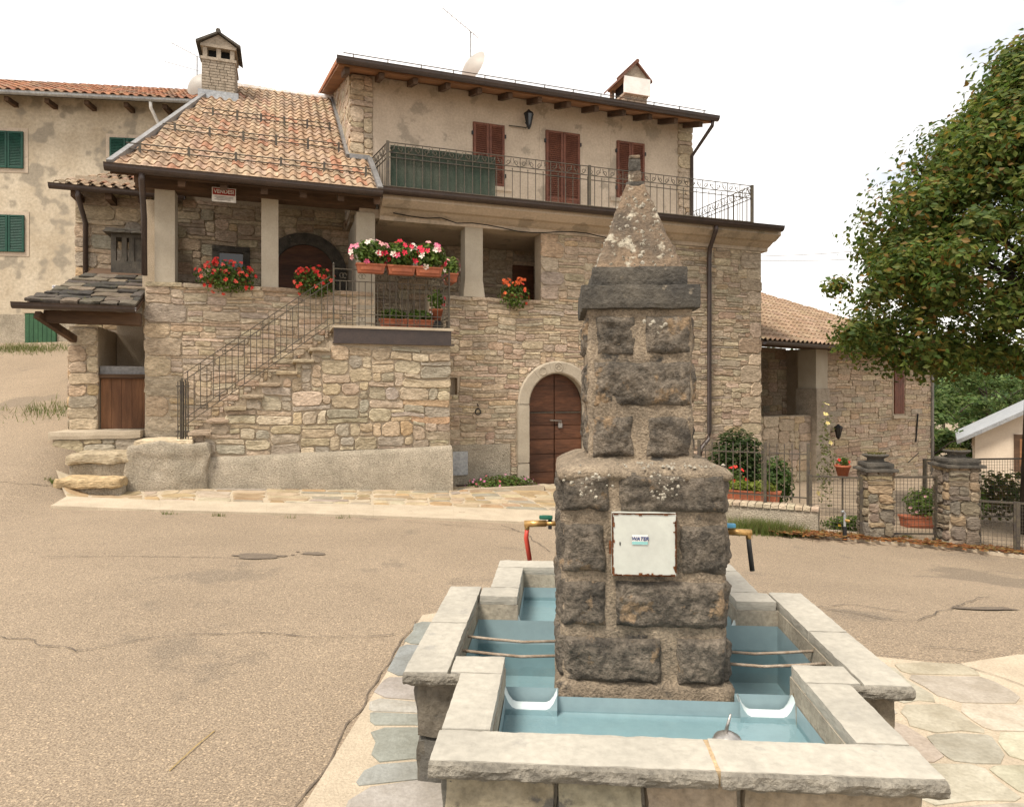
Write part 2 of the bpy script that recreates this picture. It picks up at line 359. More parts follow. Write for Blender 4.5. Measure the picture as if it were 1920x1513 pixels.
def ribbon(mb, pts, wd, dz, r):
    # thin irregular strip lying on the ground
    for i in range(len(pts) - 1):
        (x0, y0), (x1, y1) = pts[i], pts[i + 1]; n = max(2, int(math.hypot(x1 - x0, y1 - y0) / .07)); prev = None
        for k in range(n + 1):
            x = x0 + (x1 - x0) * k / n; y = y0 + (y1 - y0) * k / n
            jx = .05 * noise.noise(Vector((x * 4, y * 4, 3))); jy = .06 * noise.noise(Vector((x * 4, y * 4, 8)))
            hw = wd * (.35 + abs(noise.noise(Vector((x * 9, y * 9, 1)))) * 1.6)
            dx, dy = y1 - y0, -(x1 - x0); l_ = math.hypot(dx, dy); dx, dy = dx / l_ * hw, dy / l_ * hw; x += jx; y += jy
            cur = [(x - dx, y - dy, gz(x, y) + dz), (x + dx, y + dy, gz(x, y) + dz)]
            if prev: mb.add(prev + cur, [(0, 1, 3, 2)])
            prev = cur
def gp(px, py, z=None):
    # pixel of the photograph to the point of the ground sheet under it (solved along the ray)
    a = (px - 960) / 1250; b = (735 - py) / 1250; y = 2.
    for _ in range(4000):
        if 1.8 + b * y <= (gz(a * y, y) if z is None else z): break
        y += .005
    return (a * y, y)
cr = MB()
for line, wd in (([gp(0, 905), gp(80, 912), gp(105, 905)], .008), ([gp(0, 1195), gp(60, 1202), gp(130, 1225), gp(300, 1195), gp(480, 1187), gp(600, 1196), gp(735, 1192)], .005),
                 ([gp(1545, 1142), gp(1650, 1160), gp(1720, 1165), gp(1780, 1143), gp(1850, 1120)], .006), ([gp(1520, 1140), gp(1600, 1135), gp(1700, 1150)], .006), ([gp(1730, 1212), gp(1920, 1235)], .005),
                 ([gp(940, 985), gp(985, 1000), gp(1030, 1035)], .006), ([gp(760, 978), gp(900, 990), gp(1010, 1000)], .006), ([gp(70, 1046), gp(250, 1044), gp(450, 1048)], .006)):
    ribbon(cr, line, wd, .012, R)
mat('tar', (.11, .09, .072), (.075, .062, .05), 8, .9, .5, 60)
cr.build('crack', 'tar', road)
st = MB()
def blob(mb, cx, cy, rx, ry, dz, seed, col=(1, 1, 1), n=18):
    vs = [(cx, cy, gz(cx, cy) + dz)]
    for k in range(n):
        t = 2 * math.pi * k / n; q = 1 + .5 * noise.noise(Vector((math.cos(t) * 1.5, math.sin(t) * 1.5, seed)))
        x, y = cx + rx * q * math.cos(t), cy + ry * q * math.sin(t); vs.append((x, y, gz(x, y) + dz))
    mb.add(vs, [(0, k + 1, (k + 1) % n + 1) for k in range(n)], col)
for px, py, rx, ry in ((483, 1043, .24, .14), (588, 1039, .12, .08), (1850, 1142, .3, .06)):
    x, y = gp(px, py); blob(st, x, y, rx, ry, .010, px)
    for k in range(5): blob(st, x + R.gauss(0, rx), y + R.gauss(0, ry * .8), rx * .22, ry * .22, .0095, px + k, n=10)
mat('stain', (.195, .154, .115), (.15, .12, .09), 14, .9, .8, 120, fine=.5)
st.build('stain', 'stain', road)

# ---------------------------------------------------------------- house frame: u along the facade, v into the house
HA = rad(18.95); HO = Vector((0, 14.3, 0)); CA, SA = math.cos(HA), math.sin(HA)
def HU(px, v):
    a = (px - 960) / 1250; t = (v + HO.y * CA) / (CA - SA * a); return t * (CA * a + SA) - HO.y * SA
def HZ(px, py, v):
    a = (px - 960) / 1250; t = (v + HO.y * CA) / (CA - SA * a); return 1.8 - (py - 735) / 1250 * t
def h2w(u, v): return (u * CA - v * SA, HO.y + u * SA + v * CA)
def hg(u, v): x, y = h2w(u, v); return gz(x, y)
house = thing('stone_house', 'large rubble stone house with open loggia, terrace and brown shuttered plaster upper floor', 'house', (HO.x, HO.y, 0), HA)
WV = .1                       # face of the lower wall
FL = 3.04                     # loggia floor
UL, UR = -7.03, 6.58
SILL = 3.8; WTOP = 5.28
DU = HU(1045, WV); DR = .67; DSP = 1.54; DB = -.42       # arched door
def in_arch(u, z, r, sp): return abs(u - DU) < r and (z < sp or math.hypot(u - DU, z - sp) < r)
OP = [(HU(703, WV), HU(803, WV), FL, WTOP)]
uw0, uw1 = HU(842, WV), HU(858, WV)
def hole_main(u, z):
    if in_arch(u, z, DR + .27, DSP): return True
    if uw0 - .01 < u < uw1 + .01 and 1.72 < z < 2.12: return True
    if OP[0][0] < u < OP[0][1] and z > FL: return True
    if u < -1.58 and z < 3.0 and z < 1.0 + (u + 6.3) * .745: return True      # behind the stair
    if u < -3.3 and z < .7: return True
    if -1.6 < u < HU(958, WV) and z < .66: return True                     # plinth
    return False
ident = lambda x, y, z: (x, y + WV + .012, z)
quo_r = []; z = .0; k = 0
while z < 4.9:
    h = R.uniform(.26, .44); wq = (.62, .38)[k % 2] * R.uniform(.85, 1.15); quo_r.append((UR - wq, UR, z, z + h)); z += h; k += 1
quo_l = []; z = .95; k = 0
while z < 3.4:
    h = R.uniform(.25, .42); wq = (.62, .40)[k % 2] * R.uniform(.85, 1.1); quo_l.append((UL, UL + wq, z, z + h)); z += h; k += 1
jq = []; z = SILL + .02; k = 0; uj = HU(1014, WV)
while z < 5.15:
    h = R.uniform(.27, .36); jq.append((uj, uj + (.42, .55)[k % 2], z, min(z + h, WTOP))); z += h; k += 1
walls = [dict(rect=(UL, UR, -.6, SILL), grid=(.07, .056), hs=(1, 1, 1, 2, 2, 2, 3), hole=hole_main, map=ident, pre=quo_l + [q for q in quo_r if q[3] < SILL], warp=.034),
         dict(rect=(uj, UR, SILL, WTOP), grid=(.07, .06), map=ident, pre=jq + [q for q in quo_r if q[2] >= SILL]),
         dict(rect=(UL, 1.5, FL, 5.9), grid=(.09, .085), hole=lambda u, z: math.hypot(u - HU(572, 2.2), max(0, z - 4.45)) < .92 and z < 5.4, map=lambda x, y, z: (x, y + 2.2, z), parts=False),
         dict(rect=(HU(657, 1.1), HU(699, 1.1), 5.6, 8.6), grid=(.1, .11), map=lambda x, y, z: (x, y + 1.09, z), ws=(2, 3, 4, 5), proud=.02),
         dict(rect=(HU(1271, 1.1), HU(1299, 1.1), 5.6, 8.6), grid=(.1, .11), map=lambda x, y, z: (x, y + 1.09, z), ws=(2, 3, 4, 5), proud=.02),
         dict(rect=(1.1, 8.2, 5.6, 10.9), grid=(.1, .1), hole=lambda v, z: z > 8.33 + (v - .3) * .333, map=lambda x, y, z: (HU(657, 1.1) + y, x, z), parts=False)]
masonry(house, walls, 11)
m = MB()          # wall cores
def wallbox(u0, u1, z0, z1, v0=WV + .012, v1=.5): m.box(u0, u1, v0, v1, z0, z1)
d0, d1 = DU - DR - .02, DU + DR + .02
wallbox(UL + .01, OP[0][0], -.8, SILL); wallbox(OP[0][0], OP[0][1], -.8, FL); wallbox(OP[0][1], uw0, -.8, SILL)
wallbox(uw0, uw1, -.8, 1.74); wallbox(uw0, uw1, 2.1, SILL); wallbox(uw1, d0, -.8, SILL); wallbox(d1, UR - .01, -.8, SILL)
n = 14
for i in range(n):            # over the door arch
    a0, a1 = d0 + (d1 - d0) * i / n, d0 + (d1 - d0) * (i + 1) / n
    x = min(abs(a0 - DU), abs(a1 - DU)) if (a0 - DU) * (a1 - DU) > 0 else 0
    wallbox(a0, a1, DSP + math.sqrt(max(0, (DR + .05) ** 2 - x * x)), SILL)
wallbox(uj + .01, UR - .01, SILL, WTOP)
m.box(UR - .35, UR - .01, .5, 8, -.9, 5.6); m.box(uw0 - .1, uw1 + .1, .42, .5, 1.7, 2.2)
m.build('wall', 'mortar', house)
MB().box(uw0 - .05, uw1 + .05, .3, .32, 1.7, 2.15).build('window_recess', 'mortar', house)
# loggia
m = MB(); m.box(UL, 1.6, .12, 2.25, FL - .25, FL); m.build('loggia_floor', 'cream_concrete', house)
m = MB(); m.box(UL - .1, 1.6, 2.215, 2.5, FL, 6.0); m.box(UL - .1, UL + .15, .5, 2.2, FL, 5.4); m.box(1.5, 1.6, .5, 2.2, FL, 5.4); m.build('loggia_back_wall', 'mortar', house)
m = MB(); m.box(OP[0][0] - .3, 1.6, WV + .05, 2.3, 5.32, 5.5); m.build('loggia_ceiling', 'plaster', house)
MB().box(HU(668, 1.4) - .1, HU(668, 1.4) + .1, .45, 2.2, FL, 5.4).build('loggia_partition', 'pillar_plaster', house)
au = HU(572, 2.2)
m = MB(); N = 16; ri, ro = .66, .92; sp = 4.45
ring = [(ri * math.cos(math.pi * k / N), ro * math.cos(math.pi * k / N), ri * math.sin(math.pi * k / N), ro * math.sin(math.pi * k / N)) for k in range(N + 1)]
vs = []
for a, b, c, d in ring: vs += [(au + a, 2.13, sp + c), (au + b, 2.13, sp + d), (au + b, 2.22, sp + d), (au + a, 2.22, sp + c)]
m.add(vs, [(4 * i + q, 4 * i + (q + 1) % 4, 4 * i + 4 + (q + 1) % 4, 4 * i + 4 + q) for i in range(N) for q in range(4)])
for s_ in (-1, 1): m.box(au + s_ * .79 - .13, au + s_ * .79 + .13, 2.13, 2.22, FL, sp)
m.build('inner_door_surround', 'cap_rock', house)
m = MB(); m.add([(au + .67 * math.cos(math.pi * k / N), 2.2, sp + .67 * math.sin(math.pi * k / N)) for k in range(N + 1)] + [(au - .67, 2.2, FL), (au + .67, 2.2, FL)], [tuple(range(N + 1)) + (N + 1, N + 2)])
m.build('inner_door', 'door_wood', house)
m = MB(); wa, wb = HU(412, 2.2), HU(456, 2.2); m.box(wa, wb, 2.12, 2.2, HZ(430, 508, 2.2), HZ(430, 477, 2.2)); win = m.build('loggia_window', 'glass', house)
m = MB()
for a, b, c, d in ((wa - .14, wa, 3.7, HZ(430, 470, 2.2)), (wb, wb + .14, 3.7, HZ(430, 470, 2.2)), (wa - .14, wb + .14, HZ(430, 475, 2.2), HZ(430, 464, 2.2))): m.box(a, b, 2.09, 2.2, c, d)
m.build('window_frame', 'cap_rock', win)
MB().box(HU(960, 2.2), HU(998, 2.2), 2.1, 2.19, FL, 4.95).build('inner_doorway', 'door_wood', house)
for p0, p1, z1 in ((290, 328, 5.55), (490, 522, 5.55), (668, 703, 5.4), (872, 905, 5.42)):
    m = MB(); a, b = HU(p0, WV), HU(p1, WV); zb = SILL + .01 if p0 != 668 else FL
    m.box(a, b, WV - .01, WV + .37, zb, z1)
    if p0 == 872: m.hexa([(a - .04, WV - .03, zb), (b + .04, WV - .03, zb), (b + .04, WV + .38, zb), (a - .04, WV + .38, zb), (a - .002, WV - .012, zb + .35), (b + .002, WV - .012, zb + .35), (b + .002, WV + .372, zb + .35), (a - .002, WV + .372, zb + .35)])
    m.build('loggia_pillar', 'pillar_plaster', house)
u = UL
while u < uj - .1:      # sill stones
    e = min(u + R.uniform(.45, .85), uj)
    if not (OP[0][0] - .05 < (u + e) / 2 < OP[0][1] + .1):
        MB().rbox(u + .01, e - .01, WV - .045, .52, SILL - .075, SILL + .012, .02, .1, .012, 4, int(u * 9), rc(pick(PAL), .1)).build('sill_stone', 'stone', house)
    u = e
# plinth on the right, meter hatch, door
MB().rbox(-1.56, HU(956, WV), WV - .04, .3, -.7, .69, .02, .08, .012, 5).build('plinth', 'roughcast', house, True)
MB().box(HU(848, WV), HU(876, WV), WV - .06, WV, HZ(862, 890, WV), HZ(862, 846, WV)).build('meter_hatch', 'galvanised', house)
N = 20; ro = DR + .27
def arch_piece(a0, a1, name='voussoir'):
    q = MB(); M_ = 5; vs = []
    for k in range(M_ + 1):
        t = a0 + (a1 - a0) * k / M_; c, s_ = math.cos(t), math.sin(t)
        for rr, y in ((DR, WV - .035), (DR + .03, WV - .06), (ro - .03, WV - .06), (ro, WV - .03), (ro, .3), (DR, .3)): vs.append((DU + rr * c, y, DSP + rr * s_))
    q.add(vs, [(6 * k + e, 6 * k + (e + 1) % 6, 6 * k + 6 + (e + 1) % 6, 6 * k + 6 + e) for k in range(M_) for e in range(6)] + [tuple(range(6))[::-1], tuple(6 * M_ + e for e in range(6))])
    return q.build(name, 'surround_stone', house)
mat('surround_stone', (.40, .345, .265), (.345, .295, .225), 3, .9, .25, 35, fine=.12)
for a0, a1 in ((0, .9), (.905, 1.35), (1.355, 1.80), (1.805, 2.25), (2.255, math.pi)): arch_piece(a0, a1)
for s_ in (-1, 1):
    for z0, z1 in ((DB, .25), (.255, DSP - .005)):
        x0, x1 = sorted((DU + s_ * DR, DU + s_ * ro)); MB().rbox(x0, x1, WV - .06, .3, z0, z1, .025, .12, .006, 4, int(z0 * 9)).build('door_jamb', 'surround_stone', house, True)
    MB().rbox(*sorted((DU + s_ * (DR - .10), DU + s_ * DR)), WV - .05, .2, DB, DB + .30, .05, .05, .004, 4).build('wheel_guard', 'surround_stone', house, True)
m = MB()               # carved rosette on the keystone and a worn one beside it
for t, rr in ((1.57, .10), (2.05, .085)):
    c = Vector((DU + (DR + .135) * math.cos(t), WV - .062, DSP + (DR + .135) * math.sin(t)))
    m.tube([c + Vector((rr * math.cos(q / 16 * 6.283), 0, rr * math.sin(q / 16 * 6.283))) for q in range(17)], .012, 5)
    if rr > .09: m.tube([c + Vector((.06 * math.cos(q * 1.5708), 0, .06 * math.sin(q * 1.5708))) for q in range(5)], .012, 5)
m.build('carved_rosette', 'surround_stone', house)
door = MB().box(DU - DR, DU + DR, .33, .36, DB, DSP + DR).build('door', 'door_wood', house)
zr = [DB + .02, .02, .42, .75, 1.06, 1.36]
for s_ in (-1, 1):
    for i in range(5):
        x0, x1 = sorted((DU + s_ * .012, DU + s_ * (DR - .01))); MB().rbox(x0, x1, .27 + R.uniform(-.006, .006), .33, zr[i] + .006, zr[i + 1] - .006, .008, .12, .003, 5, i + s_ * 9).build('plank', 'door_wood', door)
    n = 8; vs = []
    for k in range(n + 1):
        x = .012 + (DR - .022) * k / n; zt = DSP + math.sqrt(max(0, (DR - .01) ** 2 - x * x)); vs += [(DU + s_ * x, .285, 1.37), (DU + s_ * x, .285, max(1.38, zt))]
    MB().add(vs, [(2 * k, 2 * k + 2, 2 * k + 3, 2 * k + 1) if s_ > 0 else (2 * k, 2 * k + 1, 2 * k + 3, 2 * k + 2) for k in range(n)]).build('upper_panel', 'door_wood', door)
    MB().box(*sorted((DU + s_ * .02, DU + s_ * (DR - .02))), .255, .27, 1.33, 1.355).build('iron_strap', 'iron', door)
m = MB(); m.tube([(DU - .12, .24, 1.17), (DU + .16, .24, 1.15)], .016, 6); m.box(DU + .08, DU + .17, .22, .26, 1.0, 1.10); m.tube([(DU + .1, .24, 1.1), (DU + .1, .24, 1.16), (DU + .15, .24, 1.16), (DU + .15, .24, 1.1)], .008, 5)
m.build('bolt_and_padlock', 'steel', door)
m = MB(); m.box(DU - 1.05, DU + 1.1, -.7, .35, -.6, DB); m.build('threshold', 'cream_concrete', house)
# iron ring
m = MB(); ru, rz_ = HU(895, WV), HZ(895, 772, WV)
m.tube([(ru + .06 * math.cos(q / 12 * 6.283), WV - .05, rz_ + .06 * math.sin(q / 12 * 6.283)) for q in range(13)], .013, 6); m.tube([(ru, WV, rz_ + .16), (ru, WV - .06, rz_ + .14), (ru, WV - .05, rz_ + .05)], .012, 6)
m.build('tether_ring', 'dark_iron', house)
# cornice, terrace slab, gutter
m = MB(); m.extrude_u([(.5, 5.28), (WV - .02, 5.28), (WV - .03, 5.36), (-.02, 5.40), (-.12, 5.46), (-.22, 5.475), (-.36, 5.56), (-.40, 5.58), (-.40, 5.74), (.5, 5.74)], HU(718, -.4), UR + .16); m.build('cornice', 'plaster', house)
m = MB(); m.box(HU(718, -.4), UR + .14, -.36, 1.12, 5.742, 5.83); m.box(5.2, UR + .14, 1.12, 3.2, 5.742, 5.83); m.build('terrace_slab', 'white_metal', house)
def gutter(u0, u1, v, z, r, parent, name='gutter', m_='brown_metal'):
    q = MB(); prof = [(v + r * math.cos(t), z + r * math.sin(t)) for t in [math.pi + math.pi * k / 8 for k in range(9)]]
    inner = [(v + (r - .012) * math.cos(t), z + .003 + (r - .012) * math.sin(t)) for t in [2 * math.pi - math.pi * k / 8 for k in range(9)]]
    q.extrude_u(prof + [(v + r + .012, z + .02), (v + r - .004, z + .02)] + inner + [(v - r + .004, z + .024), (v - r - .014, z + .024)], u0, u1); return q.build(name, m_, parent)
gutter(HU(715, -.5), HU(1466, -.5), -.5, 5.735, .10, house)
m = MB(); m.tube([(HU(735, WV) + k * .33, -.05 - .02 * (k % 2), 5.40 - .05 * math.sin(k * .9) - (.12 if k > 3 else 0)) for k in range(16)], .012, 5); m.build('cable', 'black', house)
pu = HU(1330, 0)
MB().tube([(HU(1341, -.45), -.48, 5.66), (HU(1341, -.45), -.48, 5.54), (pu, -.02, 5.22), (pu, .0, 5.0), (pu, .0, .85), (pu - .05, -.03, .68), (pu - .3, -.12, .50), (pu - .36, -.12, .30), (pu - .36, -.12, -.4)], .055, 8).build('drainpipe', 'brown_metal', house, True)
# ---- upper floor
UV = 1.1; ul, ur = HU(657, UV), HU(1299, UV)
m = MB(); m.box(HU(699, UV), HU(1271, UV), UV, UV + .3, 5.6, 8.62); m.build('upper_wall', 'plaster', house)
m = MB(); m.box(ul + .02, HU(699, UV), UV + .012, UV + .3, 5.6, 8.62); m.build('corner_backing', 'mortar', house); MB().box(HU(1271, UV), ur - .02, UV + .012, UV + .3, 5.6, 8.62).build('corner_backing', 'mortar', house)
for a_, b_ in ((ul + .012, ul + .3), (ur - .3, ur)): MB().hexa([(a_, UV + .3, 5.5), (b_, UV + .3, 5.5), (b_, 8.2, 5.5), (a_, 8.2, 5.5), (a_, UV + .3, 8.36 + (UV) * .333), (b_, UV + .3, 8.36 + UV * .333), (b_, 8.2, 8.36 + 7.9 * .333), (a_, 8.2, 8.36 + 7.9 * .333)]).build('side_wall', 'mortar', house)
EV, EZ, PT = .3, 8.40, .333; el, er = HU(635, EV), HU(1338, EV)
m = MB(); m.hexa([(el, EV, EZ - .03), (er, EV, EZ - .03), (er, 8.2, EZ - .03 + 7.9 * PT), (el, 8.2, EZ - .03 + 7.9 * PT), (el, EV, EZ + .01), (er, EV, EZ + .01), (er, 8.2, EZ + .01 + 7.9 * PT), (el, 8.2, EZ + .01 + 7.9 * PT)]); m.build('soffit_boards', 'soffit', house)
m = MB(); m.hexa([(el - .03, EV - .03, EZ + .02), (er + .03, EV - .03, EZ + .02), (er + .03, 8.2, EZ + .02 + 7.93 * PT), (el - .03, 8.2, EZ + .02 + 7.93 * PT), (el - .03, EV - .03, EZ + .12), (er + .03, EV - .03, EZ + .12), (er + .03, 8.2, EZ + .12 + 7.93 * PT), (el - .03, 8.2, EZ + .12 + 7.93 * PT)])
m.hexa([(el - .03, 8.2, EZ + 2.65), (er, 8.2, EZ + 2.65), (er, 15, EZ + .3), (el - .03, 15, EZ + .3), (el - .03, 8.2, EZ + 2.76), (er, 8.2, EZ + 2.76), (er, 15, EZ + .4), (el - .03, 15, EZ + .4)]); roof2 = m.build('upper_roof', 'old_tile', house)
k = 0; u = el + .12
while u < er - .05:
    MB().hexa([(u, EV + .04, EZ - .15), (u + .1, EV + .04, EZ - .15), (u + .1, UV + .05, EZ - .15 + .8 * PT), (u, UV + .05, EZ - .15 + .8 * PT), (u, EV + .04, EZ - .03), (u + .1, EV + .04, EZ - .03), (u + .1, UV + .05, EZ - .03 + .8 * PT), (u, UV + .05, EZ - .03 + .8 * PT)]).build('rafter', 'timber', house); u += .70
gutter(el - .05, er + .05, EV - .1, EZ + .06, .085, house)
MB().tube([(er - .08, EV - .08, EZ - .02), (er - .08, EV - .06, EZ - .12), (ur - .06, UV - .05, EZ - .6), (ur - .06, UV - .05, 5.85)], .045, 8).build('drainpipe', 'brown_metal', house, True)
m = MB()
for k in range(13):
    u = el + .3 + k * (er - el - .5) / 12; m.bar((u, EV + .12, EZ + .12), (u, EV + .10, EZ + .30), .018)
m.tube([(el + .1, EV + .10, EZ + .29), (er - .15, EV + .10, EZ + .29)], .010, 5); m.tube([(el + .1, EV + .11, EZ + .20), (er - .15, EV + .11, EZ + .20)], .008, 5)
m.build('snow_guard', 'iron', roof2)
def shutter(u0, u1, v, z0, z1, mname, parent, panel=0):
    sh = MB(); wd = .055
    sh.box(u0, u0 + wd, v - .035, v, z0, z1); sh.box(u1 - wd, u1, v - .035, v, z0, z1)
    for z in (z0, z1 - wd): sh.box(u0 + wd, u1 - wd, v - .033, v, z, z + wd)
    if panel: sh.box(u0 + wd, u1 - wd, v - .02, v, z0 + wd, z0 + panel); sh.box(u0 + wd, u1 - wd, v - .033, v, z0 + panel, z0 + panel + wd)
    o = sh.build('shutter', mname, parent); sl = MB(); z = z0 + wd + (panel + wd if panel else 0)
    while z < z1 - wd - .03:
        sl.hexa([(u0 + wd, v - .03, z), (u1 - wd, v - .03, z), (u1 - wd, v - .008, z + .034), (u0 + wd, v - .008, z + .034), (u0 + wd, v - .03, z + .008), (u1 - wd, v - .03, z + .008), (u1 - wd, v - .008, z + .042), (u0 + wd, v - .008, z + .042)]); z += .047
    sl.build('slats', mname, o, kind='stuff')
    return o
for p0, p1, pb, zt, zb, pn in ((887, 945, 915, 7.93, 6.52, 0), (1023, 1086, 1055, 7.97, 5.86, .5), (1156, 1207, 1181, 7.95, 6.55, 0)):
    a, b = HU(p0, UV), HU(p1, UV); c = (a + b) / 2
    wn = MB().box(a - .01, b + .01, UV - .012, UV + .01, zb, zt).build('window_opening', 'shutter_brown', house)
    for x0, x1 in ((a, c - .006), (c + .006, b)): shutter(x0, x1, UV - .015, zb, zt, 'shutter_brown', wn, pn)
    m = MB(); m.box(a - .16, a - .01, UV - .008, UV + .02, zb, zt + .12); m.box(b + .01, b + .16, UV - .008, UV + .02, zb, zt + .12); m.box(a - .01, b + .01, UV - .008, UV + .02, zt + .005, zt + .12)
    if not pn: m.box(a - .18, b + .18, UV - .06, UV + .02, zb - .09, zb - .005)
    m.build('window_surround', 'plaster', wn)
    for q in (a - .02, b + .02):
        for zz in (zb + .25, zt - .25): MB().box(q - .02, q + .02, UV - .05, UV - .01, zz - .04, zz + .04).build('hinge', 'dark_iron', wn)
# terrace railing
def scroll(mb, o, ax, wd, h, flip):
    pts = []
    for k in range(22):
        t = k / 21 * 2.3 * math.pi; r_ = .055 * (1 - k / 30); pts.append((.5 * wd - .085 + r_ * math.cos(t), .07 + r_ * math.sin(t)))
    arc = [(.02 + (wd * .5 - .05) * math.sin(k / 6 * 1.57), .01 + (h - .02) * (1 - math.cos(k / 6 * 1.57))) for k in range(7)]
    for pl in (pts, [(x * .9, h - .01 - z * .55) if 0 else (x, z) for x, z in arc]):
        mb.tube([Vector(o) + Vector(ax) * ((wd - x) if flip else x) + Vector((0, 0, z)) for x, z in pl], .0075, 4)
def railing(parent, a, b, z0, h=1.0, mod=.36, name='terrace_railing'):
    a = Vector((a[0], a[1], 0)); b = Vector((b[0], b[1], 0)); d = (b - a); ln = d.length; d.normalize(); n = max(1, round(ln / mod)); mod = ln / n
    rl = MB()
    for z in (z0 + h, z0 + h - .20, z0 + h - .30, z0 + .12): rl.bar(a + Vector((0, 0, z)), b + Vector((0, 0, z)), .022, .014)
    o = rl.build(name, 'iron', parent)
    bal = MB(); bal.bar((0, 0, z0), (0, 0, z0 + h), .014); sb = MB(); sb.bar((0, 0, z0 + .05), (0, 0, z0 + h - .26), .012); sb.lathe([(.0, 0), (.018, .02), (.0, .045)], (0, 0, z0 + .03), 6); sb.lathe([(.0, 0), (.016, .02), (.0, .045)], (0, 0, z0 + h - .27), 6)
    b0 = bal.build('baluster', 'iron', o); s0 = sb.build('short_baluster', 'iron', o); sc = MB(); 
    for f in (0, 1): scroll(sc, (0, 0, z0 + h - .195), d, mod * .98, .18, f)
    c0 = sc.build('scroll', 'iron', o)
    for k in range(n + 1):
        for src, off in ((b0, 0), (s0, .5), (c0, 0)):
            if k == n and src is not b0: continue
            if k == 0: c = src
            else: c = src.copy(); COL.objects.link(c); c.parent = o
            p = a + d * mod * (k + off); c.location = (p.x, p.y, 0)
    return o
RZ = 5.835; rl0, rl1 = HU(727, 0), HU(1410, 0)
railing(house, (rl0, 0), (rl1, 0), RZ); railing(house, (rl0, 0), (rl0 - .18, 1.05), RZ); railing(house, (rl1, 0), (rl1, 2.9), RZ)
for u in (rl0, HU(1105, 0), rl1): MB().box(u - .03, u + .03, -.03, .03, RZ, RZ + 1.02).build('railing_post', 'iron', house)
net = MB(); n = 26; u0, u1 = rl0 + .06, HU(930, 0)
net.add([(u0 + (u1 - u0) * i / n, .035 + .02 * noise.noise(Vector((i * .5, j * .8, 2))), RZ + .03 + .93 * j / 6) for j in range(7) for i in range(n + 1)], [(j * (n + 1) + i, j * (n + 1) + i + 1, (j + 1) * (n + 1) + i + 1, (j + 1) * (n + 1) + i) for j in range(6) for i in range(n)])
net.build('shade_net', 'net', house, True)

# ---- left roof
ELV, ELZ = -.62, 5.62; RV, RZT = 6.0, 10.06; SLP = (RZT - ELZ) / (RV - ELV)
e0, e1 = -7.42, -2.88; r0, r1 = -6.2, ul - .02
def rz_at(v): return ELZ + (v - ELV) * SLP
def roof_hull(mb, th0, th1):
    P = [(e0, ELV), (e1, ELV), (e1, UV), (r1, UV), (r1, RV), (r0, RV)]
    mb.add([(u, v, rz_at(v) + th0) for u, v in P] + [(u, v, rz_at(v) + th1) for u, v in P], [tuple(range(6))[::-1], tuple(range(6, 12))] + [(i, (i + 1) % 6, 6 + (i + 1) % 6, 6 + i) for i in range(6)])
m = MB(); roof_hull(m, -.12, -.03); lroof = m.build('tiled_roof', 'timber', house)
TW, TL = .205, .335; cs = 1 / math.sqrt(1 + SLP * SLP); ang = math.atan(SLP)
def tile_mesh(col, TW=TW, TL=TL):
    prof = []; K = 9
    for k in range(K):
        x = k / (K - 1); prof.append((x * TW * 1.06, .050 * math.sin(math.pi * min(1, x / .62)) if x < .62 else -.012 * math.sin(math.pi * (x - .62) / .38)))
    ln = TL * 1.14; vs = []
    for y, dz in ((0, .026), (ln, 0)):
        for x, z in prof: vs.append((x, y, z + dz))
    for x, z in prof: vs.append((x, .002, z + .006))
    fs = [(k, k + 1, K + k + 1, K + k) for k in range(K - 1)] + [(2 * K + k, 2 * K + k + 1, k + 1, k) for k in range(K - 1)]
    return MB().add(vs, fs, col)
TP = [((.385, .275, .185), 5), ((.34, .235, .16), 4), ((.42, .315, .22), 4), ((.30, .185, .12), .8), ((.29, .22, .155), 2.5), ((.33, .175, .11), .3)]
tproto = []
for i in range(14):
    o = tile_mesh(rc(pick(TP), .1)).build('roof_tile', 'roof_tile', lroof); tproto.append(o)
tiles = []; s = -.05; row = 0
while s * cs + ELV < RV - .02:
    v = ELV + s * cs; f = (v - ELV) / (RV - ELV); lo = e0 + (r0 - e0) * f + .04; hi = (e1 if v + .25 < UV else r1) - .04
    x = e0 + .02 + math.ceil((lo - e0 - .02) / TW) * TW
    if x - lo > .06: tiles.append((x - TW * .98, v))
    while x < hi - TW * .6: tiles.append((x, v)); x += TW
    row += 1; s += TL
tm = Matrix.Rotation(ang, 4, 'X'); rest = MB(); cnt = 0
for i, (x, v) in enumerate(tiles):
    M4 = Matrix.Translation((x + R.uniform(-.006, .006), v, rz_at(v) + .014 + R.uniform(0, .006))) @ tm @ Matrix.Rotation(R.uniform(-.02, .02), 4, 'Z')
    p = tproto[i % 14] if i < 14 else None
    if i < 300:
        o = tproto[i] if i < 14 else R.choice(tproto).copy()
        if i >= 14: COL.objects.link(o); o.parent = lroof
        o.matrix_local = M4
    else:
        t = tile_mesh(rc(pick(TP), .1)); rest.add([M4 @ Vector(q) for q in t.v], t.f, t.c[0])
rest.build('upper_roof_tiles', 'roof_tile', lroof, kind='stuff')
m = MB(); m.bar((e0 + .0, ELV - .02, ELZ + .06), (r0, RV, RZT + .07), .10, .10); m.build('verge_flashing', 'grey_metal', lroof)
m = MB(); m.bar((e1 + .0, ELV - .02, ELZ + .06), (e1, UV, rz_at(UV) + .07), .10, .09); m.bar((e1, UV - .03, rz_at(UV) + .06), (r1, UV - .03, rz_at(UV) + .06), .08, .1); m.bar((r1 - .02, UV, rz_at(UV) + .06), (r1 - .02, RV, RZT + .06), .10, .10); m.build('wall_flashing', 'grey_metal', lroof)
m = MB(); m.tube([(r0, RV, RZT + .05), (r1, RV, RZT + .05)], .09, 8); m.build('ridge_tile', 'roof_tile', lroof)
